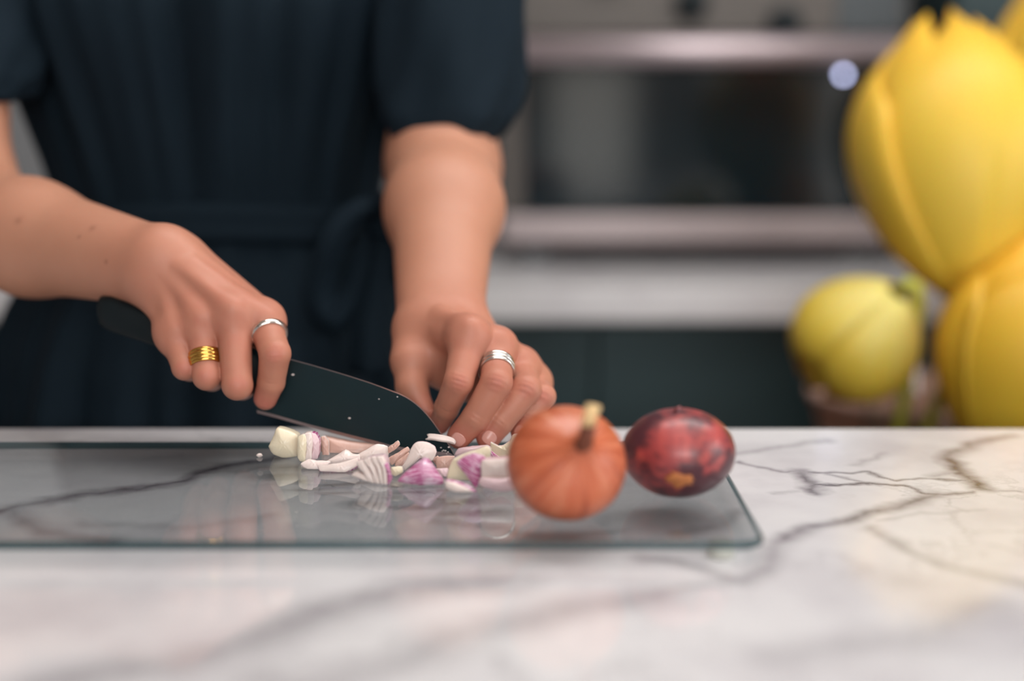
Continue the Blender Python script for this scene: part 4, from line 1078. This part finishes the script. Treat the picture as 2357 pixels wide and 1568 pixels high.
# crumbs
def crumb(pos, r, label, grp):
    bm = bmesh.new(); bmesh.ops.create_icosphere(bm, subdivisions=2, radius=r)
    for v in bm.verts: v.co *= random.uniform(.8, 1.2)
    o = obj_bm('onion_crumb', bm, M['flesh'], None, True); o.location = pos; o.rotation_euler = (random.random()*3, 0, 0); o.scale = (1.3, 1, .8)
    tag(o, label, 'crumb', grp)
crumb(PZ(597, 1048, GZ+.0013), .0015, 'lone tiny onion crumb on the glass left of the heap', None)
for px, py, r in ((676,862,.0008),(806,962,.0007),(874,918,.0004),(916,913,.0004)):
    sx, sz = kp(px, py); crumb(TIP+kw(sx, sz, .0012), r, 'tiny white onion speck stuck on the upper part of the black blade', 'specks on the upper blade')
for px, py, r in ((1016,1030,.0005),(1022,1036,.0005),(1026,1037,.0006),(1032,1040,.0005),(1034,1029,.0005),(1019,1038,.0004),(1029,1044,.0004)):
    sx, sz = kp(px, py); crumb(TIP+kw(sx, sz, .0009), r, 'tiny white onion speck at the very tip of the blade', 'specks at the blade tip')

# ------------------------------------------------------------------ flowers, vase, stool behind the island
FY = 1.455
vc = P(2112, 700, FY); SZ = .70
bench = empty('bench', (vc.x, 1.560, 0))
bm = bmesh.new(); add_box(bm, (-.30, -.185, SZ-.035), (.30, .185, SZ-.0004), .004); obj_bm('seat', bm, M['wood'], bench)
for sx_, sy_ in ((-1,-1), (-1,1), (1,-1), (1,1)): tube('leg', [(sx_*.24, sy_*.14, SZ-.0355), (sx_*.265, sy_*.16, .0)], [.017, .013], M['wood'], bench)
tag(bench, 'small wooden bench behind the island carrying the flower vase', 'bench')
pz = P(2110, 905, 1.62).z - SZ; pr_ = .118
pot = lathe('planter', [(0, 0), (pr_*.80, 0), (pr_*.82, .004), (pr_*.93, pz*.7), (pr_, pz-.012), (pr_*1.03, pz-.010), (pr_*1.03, pz), (pr_*.96, pz), (pr_*.90, pz*.7), (pr_*.78, .01), (0, .009)], simple('tan_clay', lin(186, 150, 134), .7, var=.15, scale=20), None, 48)
pot.location = (P(2112, 905, 1.62).x, 1.640, SZ)
tag(pot, 'tan tapered pot, blurred, standing behind the glass flower vase', 'pot')
vz = P(2112, 700, FY).z - SZ
va = lathe('flower_vase', [(0, .0), (.044, .0), (.048, .004), (.048, .10), (.050, vz), (.0488, vz+.001), (.0475, vz), (.0455, .10), (.045, .012), (0, .010)], M['vase'], None, 56)
va.location = (vc.x, FY, SZ)
tag(va, 'clear glass cylinder vase holding big yellow flowers behind the island', 'vase')
def petal_mat(name, c0, c1, c2):
    t = NT(name); tc = t.n('ShaderNodeTexCoord'); st = t.noise(1.0, 3, .5, tc.outputs['UV'], (9, 1.2, 1))
    sep = t.n('ShaderNodeSeparateXYZ'); t.l(tc.outputs['UV'], sep.inputs[0])
    f = t.math('ADD', t.math('MULTIPLY', sep.outputs[1], .7), t.math('MULTIPLY', st, .4))
    t.set(Base_Color=t.ramp(f, [(.1, c0), (.5, c1), (.9, c2)]), Roughness=.5)
    t.b.inputs['Subsurface Weight'].default_value = .3; t.b.inputs['Subsurface Scale'].default_value = .02
    tl = t.n('ShaderNodeBsdfTranslucent'); mx = t.n('ShaderNodeMixShader'); mx.inputs[0].default_value = .25
    t.l(t.b.inputs['Base Color'].links[0].from_socket, tl.inputs[0]); t.l(t.b.outputs[0], mx.inputs[1]); t.l(tl.outputs[0], mx.inputs[2]); t.l(mx.outputs[0], t.out.inputs[0])
    return t.m
M['petal'] = petal_mat('yellow_petal', lin(250, 206, 74), lin(255, 208, 76), lin(255, 194, 58))
M['petal_o'] = petal_mat('orange_petal', lin(250, 206, 70), lin(250, 194, 56), lin(246, 178, 46))
M['petal_p'] = petal_mat('pale_petal', lin(252, 232, 150), lin(255, 214, 82), lin(255, 204, 70))
M['stem'] = simple('green_stem', lin(196, 196, 76), .5, var=.2, scale=40)
def tulip_petal(rx, h, span, flare, tipw):
    vs, fs, uv = [], [], []; nu, nv = 10, 14
    for j in range(nv+1):
        v = j/nv; r = rx*(math.sin(math.pi*(.04+.96*v)*.93)**.75) * (1 + flare*max(0, v-.6)**2*4)
        w_ = span*(math.sin(math.pi*min(.985, .10+.88*v))**.55 if v > .35 else 1)
        w_ = span*min(1, max(.04, (1-v)/.40)**tipw)
        for i in range(nu+1):
            u = i/nu-.5; az = u*w_
            vs.append((r*math.cos(az), r*math.sin(az), h*v - .06*h*(2*u)**2*v)); uv.append((i/nu, v))
    for j in range(nv):
        for i in range(nu): fs.append((j*(nu+1)+i, j*(nu+1)+i+1, (j+1)*(nu+1)+i+1, (j+1)*(nu+1)+i))
    me = bpy.data.meshes.new('petal'); me.from_pydata(vs, [], fs); me.update(); smooth(me)
    ul = me.uv_layers.new(name='UV')
    for p in me.polygons:
        for li, k in zip(p.loop_indices, p.vertices): ul.data[li].uv = uv[k]
    return me
def tulip(px, py, Y, rx, h, axis_, mats, stem_to, label, flare=.12, bend=.3):
    c = P(px, py, Y); ax_ = Vector(axis_).normalized(); base = c - ax_*(h*.5)
    e = empty('yellow_flower', base); q = Vector((0,0,1)).rotation_difference(ax_).to_matrix().to_4x4()
    outer = tulip_petal(rx, h, R(128), flare, .62); inner = tulip_petal(rx*.90, h*.97, R(128), flare*.5, .62)
    outer.materials.append(M[mats[0]]); inner.materials.append(M[mats[1]])
    for lay, me_ in enumerate((outer, inner)):
        for k in range(3):
            o = bpy.data.objects.new('petal', me_); C.objects.link(o); o.parent = e
            o.matrix_local = q @ Matrix.Rotation(2*math.pi*(k+.5*lay)/3 - math.pi/2 + random.uniform(-.1, .1), 4, 'Z') @ Matrix.Rotation(random.uniform(-.04, .05), 4, 'Y')
            m = o.modifiers.new('thick', 'SOLIDIFY'); m.thickness = .0016; m.offset = 0
    st = Vector(stem_to)-base; L_ = st.length
    p0 = Vector((0,0,0)); p1 = -ax_*bend*L_; pts = []
    for i in range(11):
        t = i/10; tv = st + Vector((0,0,.35*L_))
        pts.append((1-t)**3*p0 + 3*(1-t)**2*t*p1 + 3*(1-t)*t*t*tv + t**3*st)
    tube('stem', pts, [.0062]*10+[.0055], M['stem'], e, 10)
    tag(e, label, 'flower', 'yellow flowers in the glass vase'); return e
vb = Vector((vc.x, FY, SZ+.014))
tulip(2200, 345, FY-.03, .103, .300, (.03, .50, 1), ('petal','petal'), vb+Vector((-.012,-.02,0)), 'largest yellow bloom, standing upright at the right of the photo', flare=-.45)
tulip(2500, 330, FY+.20, .130, .47, (.02, .45, 1), ('petal','petal'), vb+Vector((.020,.018,0)), 'tall yellow bloom at the right frame edge, behind the largest bloom', flare=-.1)
tulip(2368, 800, FY-.13, .088, .235, (.34, .30, 1), ('petal_o','petal_o'), vb+Vector((.028,-.012,0)), 'orange yellow bloom standing low at the right frame edge', flare=-.3, bend=.12)
tulip(1972, 785, FY-.08, .062, .140, (-.40, .50, -.75), ('petal_p','petal_p'), vb+Vector((-.026,-.012,0)), 'small yellow bloom with pale base hanging low at the left of the vase', flare=-.45)
